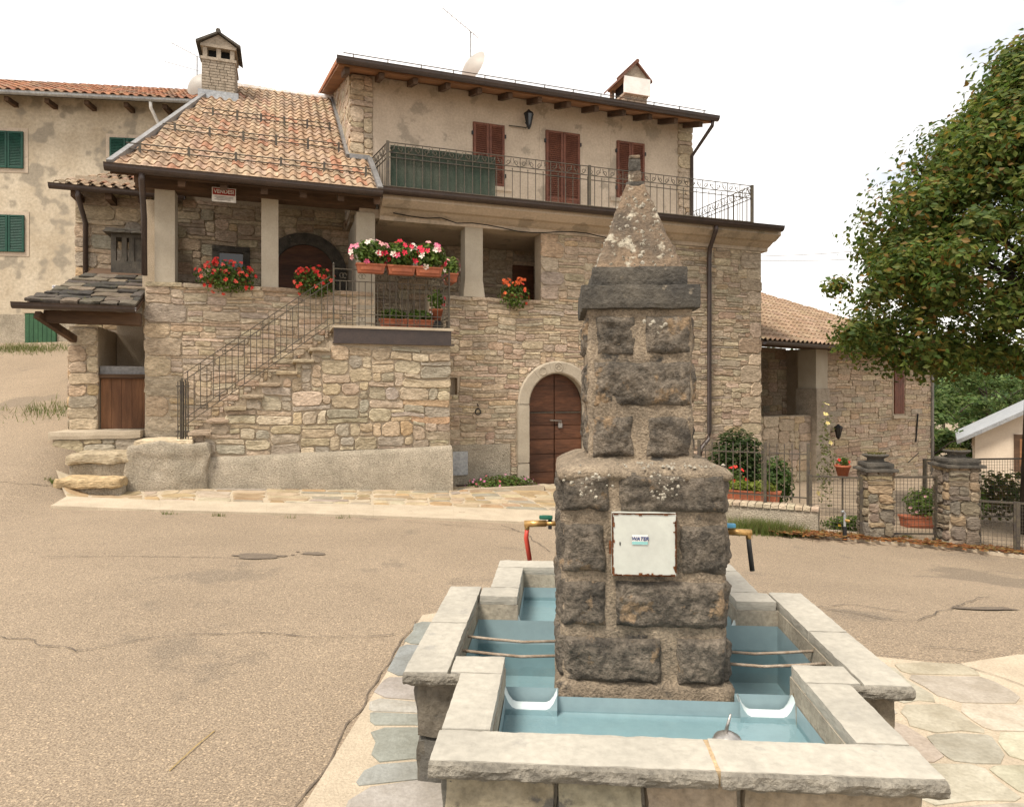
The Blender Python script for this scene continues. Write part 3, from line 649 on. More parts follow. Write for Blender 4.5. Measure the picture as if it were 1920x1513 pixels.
for f, lo, hi in ((.095, .12, .1), (.30, .25, .1), (.52, .55, .2)):
    v = ELV + (RV - ELV) * f; z = rz_at(v); a = e0 + (r0 - e0) * f + lo; b = (e1 if v < UV else r1) - hi; m = MB()
    for q in (.10, .20): m.tube([(a - .12, v, z + q + .02), (b, v, z + q + .02)], .012, 5)
    for k in range(6): uu = a + .1 + (b - a - .2) * k / 5; m.box(uu - .022, uu + .022, v - .01, v + .01, z + .02, z + .26)
    m.build('snow_guard', 'iron', lroof)
gutter(e0 - .06, e1 + .03, ELV - .09, ELZ - .01, .095, house)
m = MB(); m.box(e0 + .25, e1, WV - .05, WV + .3, 5.50, 5.72); m.build('eave_beam', 'timber', house)
for k in range(7):
    u = e0 + .35 + k * .68; MB().hexa([(u, ELV + .05, ELZ - .22), (u + .12, ELV + .05, ELZ - .22), (u + .12, 2.2, ELZ - .22 + 2.77 * SLP), (u, 2.2, ELZ - .22 + 2.77 * SLP), (u, ELV + .05, ELZ - .1), (u + .12, ELV + .05, ELZ - .1), (u + .12, 2.2, ELZ - .1 + 2.77 * SLP), (u, 2.2, ELZ - .1 + 2.77 * SLP)]).build('rafter', 'timber', house)
m = MB(); gu = HU(268, -.6)
m.tube([(gu, ELV - .09, ELZ - .08), (gu, ELV - .09, ELZ - .2), (UL + .02, -.02, 4.95), (UL + .02, 0.02, 3.9)], .05, 8); m.build('drainpipe', 'brown_metal', house, True)
# chimneys
def chimney(uc, v, z0, wd, dp, zb, zv, ze, zr, mname, roofm, name='chimney'):
    m = MB(); h = wd / 2
    m.hexa([(uc - h * .92, v, z0), (uc + h * .92, v, z0), (uc + h * .92, v + dp, z0), (uc - h * .92, v + dp, z0), (uc - h * .86, v + .02, zb), (uc + h * .86, v + .02, zb), (uc + h * .86, v + dp - .02, zb), (uc - h * .86, v + dp - .02, zb)])
    z = z0 + .05; 
    while z < zb - .03:
        x = -h * .93
        while x < h * .9:
            e = min(x + R.uniform(.14, .24), h * .93); m.box(uc + x, uc + e - .012, v - .018, v + .02, z, z + .058); x = e
        y = 0
        while y < dp - .05:
            e = min(y + R.uniform(.14, .24), dp); m.box(uc - h * .94, uc - h * .9 + .02, v + y, v + e - .012, z, z + .058); m.box(uc + h * .9 - .02, uc + h * .94, v + y, v + e - .012, z, z + .058); y = e
        z += .07
    c = m.build(name, mname, house)
    m = MB(); m.box(uc - h * 1.0, uc + h * 1.0, v - .04, v + dp + .04, zb, zb + .07); m.box(uc - h * 1.0, uc + h * 1.0, v - .04, v + dp + .04, zv, zv + .07)
    m.add([(uc - h, v - .02, zv + .07), (uc + h, v - .02, zv + .07), (uc, v - .02, zr - .06), (uc - h, v + dp, zv + .07), (uc + h, v + dp, zv + .07), (uc, v + dp, zr - .06)], [(0, 1, 2), (3, 5, 4), (0, 2, 5, 3), (1, 4, 5, 2)])
    for x in (-h * .88, -.05, h * .88 - .1): 
        for y in (v, v + dp - .1): m.box(uc + x, uc + x + .1, y, y + .1, zb + .07, zv)
    m.build('chimney_head', mname, c); MB().box(uc - h * .6, uc + h * .6, v + .15, v + dp - .15, zb, zv + .05).build('flue', 'black', c)
    m = MB()
    for s_ in (-1, 1): m.hexa([(uc, v - .1, zr - .05), (uc + s_ * (h + .1), v - .1, ze - .06), (uc + s_ * (h + .1), v + dp + .1, ze - .06), (uc, v + dp + .1, zr - .05), (uc, v - .1, zr), (uc + s_ * (h + .1), v - .1, ze), (uc + s_ * (h + .1), v + dp + .1, ze), (uc, v + dp + .1, zr)])
    m.tube([(uc, v - .12, zr), (uc, v + dp + .12, zr)], .06, 6); m.build('chimney_roof', roofm, c)
    return c
cu = HU(410, 4.5); 
c1 = chimney(cu, 4.5, 8.7, .82, .9, HZ(410, 116, 4.5), HZ(410, 92, 4.5), HZ(410, 84, 4.5), HZ(410, 62, 4.5), 'chimney_stone', 'cap_rock')
MB().box(cu - .46, cu + .46, 4.42, 4.5, rz_at(4.42) - .1, rz_at(4.5) + .18).build('chimney_flashing', 'galvanised', c1)
c2u = HU(1192, 3.5); cz = lambda py: HZ(1192, py, 3.5)
c2 = chimney(c2u, 3.5, 9.3, .78, .95, cz(182), cz(150), cz(150), cz(118), 'chimney_stone', 'chimney_tile')
MB().box(c2u - .42, c2u + .42, 3.40, 3.45, cz(180), cz(149)).build('wind_panel', 'white_metal', c2)

# ---------------------------------------------------------------- staircase (its own thing in front of the house wall)
stair = thing('stone_staircase', 'outdoor stone staircase with iron railing rising to a landing on the house front', 'staircase', (HO.x, HO.y, 0), HA)
SV = -.8; SU0 = -6.137; RUN = .287; RIS = .2145; Z0 = 1.11; LU0, LU1 = -3.84, -1.54
def step_z(u): return Z0 + RIS * math.floor((u - SU0) / RUN) if u < LU0 else 2.72
def hole_st(u, z):
    if z < .62 + .02 * (u + 6): return True
    return z > (step_z(u) - .08 if u < LU0 else 2.70) or u < SU0 + .02
BIG = [((.36, .295, .215), 4), ((.31, .275, .22), 4), ((.39, .315, .22), 3), ((.29, .24, .18), 2), ((.42, .355, .265), 2.5), ((.36, .265, .165), 1)]
masonry(stair, [dict(rect=(SU0 - .05, LU1, .45, 2.75), grid=(.085, .085), hole=hole_st, map=lambda x, y, z: (x, y + SV + .015, z), ws=(2, 3, 4, 5, 6, 7), hs=(1, 2, 2, 3, 3), gap=.009, warp=.05, proud=.026, pal=BIG,
    pre=[(LU1 - .95, LU1, 1.88, 2.04), (LU1 - .95, LU1, 1.52, 1.68), (LU1 - .8, LU1, 1.18, 1.34), (LU1 - .5, LU1, .85, 1.05)])], 23)
m = MB()
for k in range(8): m.box(SU0 + k * RUN, SU0 + (k + 1) * RUN, SV + .02, WV, -.3, Z0 + k * RIS - .07)
m.box(LU0, LU1 - .01, SV + .02, WV, -.5, 2.74); m.build('stair_core', 'mortar', stair)
for k in range(8):
    MB().rbox(SU0 + k * RUN - .06, SU0 + (k + 1) * RUN + .02, SV - .085, WV, Z0 + k * RIS - .068, Z0 + k * RIS, .018, .09, .006, 6, k, rc((.32, .26, .185), .08)).build('step', 'stone', stair)
MB().box(LU0 + .06, LU1 + .04, SV - .06, WV, 2.985, 3.035).build('landing_slab', 'cream_concrete', stair)
m = MB(); m.box(LU0 + .08, LU1 + .0, SV - .035, SV + .05, 2.72, 2.985); m.box(LU0 + .06, LU1 + .06, SV - .07, SV + .05, 2.70, 2.722); m.build('landing_fascia', 'brown_metal', stair)
# plinth in front
m = MB(); n = 30
for i in range(n):
    a, b = SU0 + .25 + (LU1 - SU0 - .25) * i / n, SU0 + .25 + (LU1 - SU0 - .25) * (i + 1) / n
    def pr(u): t = .64 + .022 * (u + 6) + .02 * noise.noise(Vector((u * 2, 0, 0))); q = .05 * noise.noise(Vector((u * 1.3, 4, 0))); return [(u, SV - .20 + q, -.5), (u, SV - .18 + q, .2), (u, SV - .13 + q * .5, t - .08), (u, SV - .09, t), (u, SV + .05, t + .03)]
    m.add(pr(a) + pr(b), [(k, 5 + k, 6 + k, 1 + k) for k in range(4)])
m.add(pr(LU1) + [(LU1, WV, -.5), (LU1, WV, .75)], [(0, 5, 6, 4, 3, 2, 1)])
m.build('plinth', 'roughcast', stair, True)
MB().rbox(-7.12, -5.85, -1.05, -.1, -.1, .93, .07, .06, .05, 2.8, 3).build('footing', 'roughcast', stair, True)
MB().rbox(-7.0, -6.1, -.98, -.05, .86, .985, .03, .08, .012, 4, 5, (.50, .42, .30)).build('foot_landing', 'stone', stair)
# stair railing
m = MB(); sl = RIS / RUN; rv = SV + .02
def sp_(u, dz): return (u, rv, Z0 + (u - SU0) * sl + dz)
ra, rb = SU0 - .12, LU0 + .02
for dz in (.98, .86, .20, .08): m.bar(sp_(ra, dz + .12), sp_(rb, dz + .12), .02, .014)
sr = m.build('stair_railing', 'iron', stair)
b0 = None
for k in range(24):
    u = ra + .05 + (rb - ra - .1) * k / 23; lo, hi = (.08, .86) if k % 2 else (.20, .98)
    q = MB(); q.bar(sp_(u, lo + .12), sp_(u, hi + .12), .013); q.build('baluster', 'iron', sr)
for k in (5, 11, 17):
    q = MB(); c = Vector(sp_(ra + .05 + (rb - ra) * k / 23 + .06, 1.0))
    q.tube([c + Vector((.05 * (1 - i / 24) * math.cos(i * .5), 0, .05 * (1 - i / 24) * math.sin(i * .5))) for i in range(20)], .007, 4); q.build('scroll', 'iron', sr)
m = MB()
for k in range(9): uu = ra - .1 + .03 * (k % 3) + .012 * k; m.bar((uu, rv + .02 * (k % 3) - .02, .98), (uu, rv + .02 * (k % 3) - .02, 1.98 + .02 * (k % 2)), .016)
m.bar((ra - .04, rv, .75), (ra - .04, rv, 2.04), .035)
for z in (1.12, 1.9): m.bar((ra - .13, rv, z), (ra + .08, rv, z), .03, .02)
m.build('gate_leaf', 'iron', stair)
def lrail(a, b):
    a = Vector(a); b = Vector(b); d = (b - a); n = max(2, round(d.length / .115)); q = MB()
    for z in (1.05, .83, .22, .05): q.bar(a + Vector((0, 0, z)), b + Vector((0, 0, z)), .02, .014)
    o = q.build('landing_railing', 'iron', stair)
    for k in range(n + 1):
        p = a + d * k / n; q = MB(); q.bar(p, p + Vector((0, 0, 1.05 if k % 3 == 0 else .83)), .013)
        if k % 3: 
            cdir = d.normalized() * (.03 if k % 3 == 1 else -.03)
            for zz in (.12, .93): q.tube([p + Vector((0, 0, zz)) + cdir + Vector((d.normalized().x * .035 * math.cos(i * .6), d.normalized().y * .035 * math.cos(i * .6), .045 * math.sin(i * .6))) for i in range(10)], .006, 4)
        q.build('baluster', 'iron', o)
lrail((LU0 + .08, rv, 3.035), (LU1 - .03, rv, 3.035)); lrail((LU1 - .03, rv, 3.035), (LU1 - .03, WV - .05, 3.035))
for u in (LU0 + .08, LU1 - .03): q = MB(); q.bar((u, rv, 3.035), (u, rv, 4.15), .03); q.lathe([(0, 0), (.022, .02), (0, .05)], (u, rv, 4.15), 8); q.build('railing_post', 'iron', stair)

# natural stone steps to the street
for i, (a, b, v0, v1, z0, z1, c) in enumerate(((-7.98, -7.0, -1.05, -.1, .2, .78, (.34, .285, .20)), (-8.02, -7.08, -1.45, -.6, -.1, .43, (.42, .32, .19)))):
    o = thing('boulder_step', ('large worn sandstone step below the kiosk ledge', 'lowest ochre edged stone step beside the flagstone pavement')[i], 'stone step', (*h2w(0, 0), 0), HA)
    MB().rbox(a + .06, b, v0 + .08, v1, z0 - .2, z1 - .12, .05, .06, .04, 3.1, 9 + i).build('riser', 'roughcast', o, True)
    MB().rbox(a, b, v0, v1, z1 - .15, z1, .03, .05, .035, 3.3, 5 + i, c).build('tread', 'stone', o)
# ---------------------------------------------------------------- kiosk: slate roofed stone lean-to
kiosk = thing('stone_kiosk', 'small slate roofed stone lean-to with dark serving hatch and wooden half door', 'kiosk', (HO.x, HO.y, 0), HA)
KV = .5; k0, k1, k2 = HU(128, KV), HU(185, KV), UL
masonry(kiosk, [dict(rect=(k0, k1, 1.1, 2.95), grid=(.1, .1), map=lambda x, y, z: (x, y + KV, z), ws=(3, 4, 5), hs=(2, 2, 3), pal=BIG, proud=.02),
                dict(rect=(KV, 2.4, 1.1, 2.95), grid=(.1, .1), map=lambda x, y, z: (k0 + y, x, z), ws=(3, 4, 5), hs=(2, 2, 3), pal=BIG, proud=.02),
                dict(rect=(-8.42, -7.05, .72, .97), grid=(.1, .08), map=lambda x, y, z: (x, y - .1, z), ws=(3, 4, 5), hs=(2, 3), pal=BIG, proud=.02)], 31, 60)
m = MB(); m.box(k0 + .012, k1 - .012, KV + .012, 2.4, .6, 3.0); m.box(-8.40, -7.04, -.085, 1.2, .2, .97); m.build('pier', 'mortar', kiosk)
MB().rbox(-8.46, -7.035, -.16, 1.6, .97, 1.11, .03, .09, .012, 3, 4).build('ledge_slab', 'cream_concrete', kiosk)
MB().box(k1, k2, 1.9, 2.0, 1.1, 3.2).build('back_wall', 'mortar', kiosk)
x = k1 + .01
while x < k2 - .02:
    e = min(x + .17, k2 - .005); MB().box(x, e - .005, KV + .12, KV + .15, 1.12, 2.05).build('door_board', 'wood', kiosk); x = e
MB().box(k1, k2 - .004, KV + .02, KV + .5, 2.06, 2.13).build('counter', 'timber', kiosk)
MB().box(k1, k2 - .004, KV + .09, KV + .12, 2.13, 2.28).build('counter_rail', 'grey_metal', kiosk)
MB().rbox(HU(230, KV + .4), HU(258, KV + .4), KV + .25, KV + .45, 2.132, 2.26, .02, .05, .006).build('loose_stone', 'surround_stone', kiosk)
MB().rbox(-8.5, k2 - .01, -.25, .0, 2.98, 3.2, .015, .15, .012, 3, 2).build('lintel_beam', 'timber', kiosk); MB().bar((-8.55, -.35, 3.1), (k0 + .1, .5, 2.75), .1, .12).build('brace', 'timber', kiosk)
MB().hexa([(-8.72, -.52, 3.18), (k2 - .01, -.52, 3.18), (k2 - .01, 2.3, 4.3), (-8.3, 2.3, 4.3), (-8.72, -.52, 3.24), (k2 - .01, -.52, 3.24), (k2 - .01, 2.3, 4.36), (-8.3, 2.3, 4.36)]).build('roof_deck', 'timber', kiosk)
gutter(-8.82, k2 - .01, -.60, 3.24, .08, kiosk)
r = random.Random(5)
for row in range(8):
    v = -.5 + row * .25; z = 3.25 + (v + .52) * .397; x = -8.74 + row * .055 + r.uniform(0, .1)
    while x < k2 - .03:
        e = min(x + r.uniform(.2, .62), k2 - .01)
        q = MB(); q.rbox(x, e - .012, v - .04 + r.uniform(-.03, .03), v + .36, 0, r.uniform(.035, .06), .012, .06, .02, 5, int(x * 31), rc(r.choice([(.075, .064, .052), (.11, .092, .07), (.05, .044, .037), (.16, .13, .095)]), .15, r))
        c = Matrix.Translation((0, v, z + .03)) @ Matrix.Rotation(.30, 4, 'X') @ Matrix.Translation((0, -v, 0)); q.v = [tuple(c @ Vector(p)) for p in q.v]
        q.build('slate', 'slate', kiosk); x = e
# ---------------------------------------------------------------- set-back wing
wing = thing('rear_wing', 'set back grey stone wing with low tiled roof and small slate capped oven box', 'wing', (HO.x, HO.y, 0), HA)
GV = 2.5; g0 = HU(140, GV)
masonry(wing, [dict(rect=(g0, -6.4, 3.0, 6.0), grid=(.1, .1), map=lambda x, y, z: (x, y + GV, z), ws=(3, 4, 5, 6, 7), hs=(1, 2, 3), pal=BIG, warp=.04)], 41, 150)
m = MB(); m.box(g0 + .01, -6.3, GV + .012, 6, 2.0, 6.3); m.build('wing_wall', 'mortar', wing)
a0, a1 = HU(100, 2.0), -6.6
m = MB(); m.hexa([(a0, 2.0, 5.86), (a1, 2.0, 5.86), (a1, 5, 7.2), (a0 + 1.2, 5, 7.2), (a0, 2.0, 5.95), (a1, 2.0, 5.95), (a1, 5, 7.29), (a0 + 1.2, 5, 7.29)]); wr = m.build('wing_roof', 'timber', wing)
for row in range(7):
    v = 1.98 + row * .3; x = a0 + row * .12
    while x < a1:
        t = tile_mesh(rc(pick(TP), .1)); o = t.build('roof_tile', 'roof_tile', wr); o.matrix_local = Matrix.Translation((x, v, 5.955 + (v - 2.0) * .447)) @ Matrix.Rotation(.42, 4, 'X'); x += TW
gutter(a0 - .05, a1, 1.92, 5.9, .08, wing)
MB().tube([(HU(148, 2.0), 1.93, 5.85), (HU(148, 2.0), 1.95, 5.7), (HU(160, 2.4), 2.42, 5.3), (HU(160, 2.4), 2.42, 3.3)], .05, 8).build('drainpipe', 'brown_metal', wing, True)
for k in range(4): MB().box(a0 + .3 + k * .6, a0 + .42 + k * .6, 1.98, 2.6, 5.72, 5.86).build('rafter', 'timber', wing)
m = MB(); x0, x1 = HU(208, 2.0), HU(285, 2.0); zb, zt = HZ(240, 490, 2.0), HZ(240, 446, 2.0)
m.box(x0, x1, 2.0, 2.5, zb - .3, zb); m.box(x0, x1, 2.0, 2.5, zt, zt + .07)
for x in (x0, (x0 + x1) / 2 - .18, x1 - .42): m.box(x, x + .09, 2.0, 2.09, zb, zt)
m.box(x1 - .34, x1, 2.02, 2.06, zb, zt); m.build('oven_box', 'cap_rock', wing)
for k in range(4):
    x = x0 - .12
    while x < x1:
        e = min(x + R.uniform(.25, .5), x1 + .05); MB().rbox(x, e, 1.86 + k * .07, 2.5, zt + .07 + k * .035, zt + .10 + k * .035, .012, .1, .012, 5, int(x * 20) + k, rc((.10, .09, .075), .2)).build('slate', 'slate', wing); x = e

# ---------------------------------------------------------------- pavement along the house
def strip(name, pl, z_off, m_, parent=None, th=.3, kind=None):
    # polygon (world xy) laid over the ground, with a skirt
    mb = MB(); n = len(pl); top = [(x, y, gz(x, y) + z_off) for x, y in pl]; mb.add(top + [(x, y, z - th) for x, y, z in top], [tuple(range(n))] + [(i, n + i, n + (i + 1) % n, (i + 1) % n) for i in range(n)])
    o = mb.build(name, m_, parent)
    if kind: o['kind'] = kind
    return o
kin = [gp(px, py) for px, py in ((125, 938), (300, 945), (500, 949), (700, 953), (850, 957), (1036, 964), (1200, 975))]
kout = [gp(px, py) for px, py in ((95, 953), (300, 961), (500, 966), (700, 971), (850, 977), (1036, 985), (1200, 996))]
pav = MB(); inn = [h2w(HU(px, -.6), -.6 if px < 860 else WV) for px in (125, 300, 500, 700, 840)] + [h2w(-.3, WV), h2w(1.9, WV)]
inn[0] = h2w(-8.1, -1.0)
for i in range(6):
    q = [kin[i], kin[i + 1], inn[i + 1], inn[i]]; N = 5
    for a in range(N):
        for b in range(N):
            def pt(s_, t_): x = (q[0][0] * (1 - s_) + q[1][0] * s_) * (1 - t_) + (q[3][0] * (1 - s_) + q[2][0] * s_) * t_; y = (q[0][1] * (1 - s_) + q[1][1] * s_) * (1 - t_) + (q[3][1] * (1 - s_) + q[2][1] * s_) * t_; return (x, y, gz(x, y) + .045)
            pav.add([pt(a / N, b / N), pt((a + 1) / N, b / N), pt((a + 1) / N, (b + 1) / N), pt(a / N, (b + 1) / N)], [(0, 1, 2, 3)])
pavement = pav.build('pavement', 'grout'); pavement['kind'] = 'structure'
for i in range(6):          # kerb stones
    n = 1
    for k in range(n):
        s0, s1 = k / n, (k + 1) / n - .001
        P = [(kout[i][j] * (1 - s) + kout[i + 1][j] * s) for s in (s0, s1) for j in (0, 1)]; Q = [(kin[i][j] * (1 - s) + kin[i + 1][j] * s) for s in (s0, s1) for j in (0, 1)]
        c = [(P[0], P[1]), (P[2], P[3]), (Q[2], Q[3]), (Q[0], Q[1])]
        MB().hexa([(x, y, gz(x, y) - .2) for x, y in c] + [(x, y, gz(x, y) + .05 + (.012 if j > 1 else -.01)) for j, (x, y) in enumerate(c)]).build('kerb', 'cream_concrete', pavement)
FP = [((.42, .33, .22), 4), ((.36, .27, .165), 3), ((.45, .38, .28), 3), ((.32, .28, .22), 2), ((.40, .28, .16), 1.5)]
r = random.Random(77); fl = []
for i in range(6):
    q = [kin[i], kin[i + 1], inn[i + 1], inn[i]]; W_ = math.dist(q[0], q[1]); D_ = math.dist(q[0], q[3])
    for rc_ in pack(0, W_, 0, D_, .13, .12, None, (2, 3, 4, 5), (1, 2, 2, 3), r):
        vs, fs, ar = stone_geo(rc_, .010, .018, r, .07, seed=i + .5, cmax=.36)
        def mp2(x, y, z):
            s_ = max(0, min(1, x / W_)); t_ = max(.0, min(1, z / D_)); X = (q[0][0] * (1 - s_) + q[1][0] * s_) * (1 - t_) + (q[3][0] * (1 - s_) + q[2][0] * s_) * t_; Y = (q[0][1] * (1 - s_) + q[1][1] * s_) * (1 - t_) + (q[3][1] * (1 - s_) + q[2][1] * s_) * t_; return (X, Y, gz(X, Y) + .046 - y)
        fl.append((ar, [mp2(*p) for p in vs], fs, rc(pick(FP, r), .12, r)))
fl.sort(key=lambda t: -t[0])
for ar, vs, fs, c in fl[:300]: MB().add(vs, fs, c).build('flagstone', 'flag', pavement)

# ---------------------------------------------------------------- fountain
FX, FY = .661, 3.60; FA = rad(-4)
fo = thing('stone_fountain', 'dark rock faced stone fountain pillar with pyramid top above a blue painted cross shaped basin', 'fountain', (FX, FY, 0), FA)
CZ, CW = .54, .19
HWx, HWy, WX, WY = .85, 1.354, 1.095, .657
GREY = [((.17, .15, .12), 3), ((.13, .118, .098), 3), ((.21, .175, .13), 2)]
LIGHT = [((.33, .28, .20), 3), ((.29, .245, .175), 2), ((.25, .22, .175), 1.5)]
def fwall(x0, x1, y0, y1, axis, pal, seed):
    # outer wall built from blocks; axis: which side faces out
    r = random.Random(seed); z = -.06; first = True
    for h in (.272, .272):
        lo, hi = (x0, x1) if axis in 'fb' else (y0, y1); p = lo + (0 if first else .0)
        while p < hi - .01:
            e = p + r.uniform(.30, .52)
            if hi - e < .16: e = hi
            a, b = p + .006, e - .006; o = .008 * r.random()
            args = dict(f=(a, b, y0 - o, y0 + .1), b=(a, b, y1 - .1, y1 + o), l=(x0 - o, x0 + .1, a, b), r=(x1 - .1, x1 + o, a, b))[axis]
            MB().rbox(*args, z + .006, z + h - .006, .018, .045, .014, 7, seed + int(p * 50), rc(pick(pal, r), .12, r)).build('wall_block', 'basin_stone', fo); p = e
        z += h; first = False
ov = .035
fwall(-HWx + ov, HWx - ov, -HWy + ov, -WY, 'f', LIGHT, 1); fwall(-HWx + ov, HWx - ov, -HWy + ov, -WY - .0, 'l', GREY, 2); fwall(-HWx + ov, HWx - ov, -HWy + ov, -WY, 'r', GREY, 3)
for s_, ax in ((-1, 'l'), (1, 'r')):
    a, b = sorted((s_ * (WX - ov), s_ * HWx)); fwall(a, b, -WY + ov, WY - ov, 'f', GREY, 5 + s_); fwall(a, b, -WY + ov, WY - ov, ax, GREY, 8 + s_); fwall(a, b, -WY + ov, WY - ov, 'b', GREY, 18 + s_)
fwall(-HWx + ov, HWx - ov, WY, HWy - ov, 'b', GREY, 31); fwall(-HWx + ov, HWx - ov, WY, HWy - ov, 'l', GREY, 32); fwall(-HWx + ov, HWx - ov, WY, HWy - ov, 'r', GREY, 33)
ix, iy, iwx, iwy = HWx - CW, HWy - CW, WX - CW, WY - CW
# masonry body (fills between lining and blocks)
m = MB(); t = .075; lz = .484
for s_ in (-1, 1):
    m.box(*sorted((s_ * ix, s_ * (HWx - t))), -HWy + t, -iwy, -.05, lz); m.box(*sorted((s_ * ix, s_ * (HWx - t))), iwy, HWy - t, -.05, lz)
    m.box(*sorted((s_ * iwx, s_ * (WX - t))), -WY + t, WY - t, -.05, lz)
    for q in (-1, 1): m.box(*sorted((s_ * (HWx - t), s_ * iwx)), *sorted((q * iwy, q * (WY - t))), -.05, lz)
    m.box(-ix, ix, *sorted((s_ * iy, s_ * (HWy - t))), -.05, lz)
m.build('basin_wall', 'basin_lining', fo)
# blue paint: thin skins inside, 3 mm proud of the wall
e = .004; BZ = .395; FZ = .302; WZ = .05; m = MB()
def quad(a, b, z0, z1, flip=False): m.add([(a[0], a[1], z0), (b[0], b[1], z0), (b[0], b[1], z1), (a[0], a[1], z1)], [(3, 2, 1, 0) if flip else (0, 1, 2, 3)])
for q in (-1, 1):
    quad((-ix, q * (iy - e)), (ix, q * (iy - e)), FZ, BZ)
    for s_ in (-1, 1): quad((s_ * (ix - e), q * iy), (s_ * (ix - e), q * (WY - .09)), FZ, BZ)
    m.add([(-ix, q * iy, FZ), (ix, q * iy, FZ), (ix, q * .50, FZ), (-ix, q * .50, FZ)], [(0, 1, 2, 3)])
    m.add([(-ix, q * (iy - .004), FZ), (ix, q * (iy - .004), FZ), (ix, q * (iy - .05), FZ + .001), (-ix, q * (iy - .05), FZ + .001)], [(0, 1, 2, 3)])
    quad((-.43, q * .505), (.43, q * .505), FZ, .375)
for s_ in (-1, 1):
    quad((s_ * (iwx - e), -iwy), (s_ * (iwx - e), iwy), WZ, BZ)
    for q in (-1, 1): quad((s_ * .41, q * (iwy - e)), (s_ * iwx, q * (iwy - e)), WZ, BZ if 1 else 0)
    m.add([(s_ * .4, -iwy, WZ + .004), (s_ * iwx, -iwy, WZ + .004), (s_ * iwx, iwy, WZ + .004), (s_ * .4, iwy, WZ + .004)], [(0, 1, 2, 3)])
    quad((s_ * .424, -iwy), (s_ * .424, iwy), WZ, .36)
m.build('basin_paint', 'blue_paint', fo)
for q in (-1, 1):
    y0_, y1_ = sorted((q * (iy - .006), q * (iwy + .075))); MB().add([(-ix + .006, y0_, .326), (ix - .006, y0_, .326), (ix - .006, y1_, .326), (-ix + .006, y1_, .326)], [(0, 1, 2, 3)]).build('water', 'water', fo)
    x0_, x1_ = sorted((q * .426, q * (iwx - .006))); MB().add([(x0_, -iwy + .006, .25), (x1_, -iwy + .006, .25), (x1_, iwy - .006, .25), (x0_, iwy - .006, .25)], [(0, 1, 2, 3)]).build('water', 'water', fo)
for s_ in (-1, 1):
    for q in (-1, 1):
        n = 14; a, b = .415, ix
        def lip(prof, nm, mm):
            w_ = MB(); vs = []; K = len(prof)
            for k in range(n + 1):
                t = k / n; x = a + (b - a) * t; up = .07 * (max(0, abs(2 * t - 1) - .5) / .5) ** 2.5
                for (y, z, f_) in prof: vs.append((s_ * x, q * y, z + up * f_))
            w_.add(vs, [(K * k + j, K * k + j + 1, K * k + K + 1 + j, K * k + K + j) for k in range(n) for j in range(K - 1)]); w_.build(nm, mm, fo, True)
        lip([(iwy + .012, .03, 0), (iwy + .012, .318, 1)], 'inner_lip_wall', 'blue_paint'); lip([(iwy + .012, .318, 1), (iwy + .016, .336, 1), (iwy + .032, .343, 1), (iwy + .055, .339, 1), (iwy + .07, .325, 1)], 'overflow_lip', 'white_paint'); lip([(iwy + .07, .325, 1), (iwy + .082, .300, 0)], 'outer_lip_wall', 'blue_paint')
# coping slabs
mat('coping_edge', (.27, .245, .20), (.18, .163, .133), 6, .95, 1.0, 40, bdist=.03, fine=.4)
def cop_edge(x0, x1, y, seed, th):
    # broken, quarry-faced front edge of a slab
    n = int((x1 - x0) / .012); K = 7; vs = []
    for k in range(n + 1):
        x = x0 + (x1 - x0) * k / n
        for j in range(K):
            t = j / (K - 1); g = Vector((x * 13, t * 2.2, seed)); o_ = .010 * math.sin(t * 3.14) + .013 * noise.noise(g) * (t < .99) + .006 * noise.noise(g * 3)
            vs.append((x, y - .004 - (o_ + .006 if j < K - 1 else -.006) + (.012 if j == 0 else 0), CZ - th * 1.03 + th * 1.01 * t - .006 * (j == 0) * (1 + noise.noise(g * 2)) - (.004 if j == K - 1 else 0)))
    MB().add(vs, [(k * K + j, (k + 1) * K + j, (k + 1) * K + j + 1, k * K + j + 1) for k in range(n) for j in range(K - 1)]).build('broken_edge', 'coping_edge', fo)
def cop(x0, x1, y0, y1, seed, th=.056): MB().rbox(x0 + .002, x1 - .002, y0 + .002, y1 - .002, CZ - th, CZ, .005, .022, .0032, 16, seed).build('coping_slab', 'coping', fo)
xj = .12
mat('joint_grout', (.46, .34, .20), (.38, .28, .17), 8, .95, .4, 60)
MB().box(xj - .004, xj + .012, -HWy - .016, -HWy + CW - .004, CZ - .05, CZ - .003).build('grout_joint', 'joint_grout', fo)
cop_edge(-HWx - .003, xj - .002, -HWy - .02, 1, .058); cop_edge(xj + .01, HWx + .003, -HWy - .02, 2, .058)
for s_ in (-1, 1): cop_edge(*sorted((s_ * (WX + .013), s_ * HWx)), -WY - .01, 4 + s_, .056)
cop(-HWx - .005, xj, -HWy - .02, -HWy + CW, 1, .058); cop(xj + .008, HWx + .005, -HWy - .02, -HWy + CW, 2, .058); cop(-HWx, xj, HWy - CW, HWy, 3); cop(xj + .008, HWx, HWy - CW, HWy, 4)
for s_ in (-1, 1):
    a, b = sorted((s_ * HWx, s_ * ix)); cop(a, b, -HWy + CW + .006, -WY - .004, 5 + s_); cop(a, b, WY + .004, HWy - CW - .006, 7 + s_)
    a, b = sorted((s_ * (WX + .015), s_ * iwx)); cop(a, b, -WY - .01, -.02, 11 + s_); cop(a, b, -.012, WY + .01, 13 + s_)
    a, b = sorted((s_ * (iwx - .006), s_ * ix)); cop(a, b, -WY, -iwy, 15 + s_); cop(a, b, iwy, WY, 17 + s_)
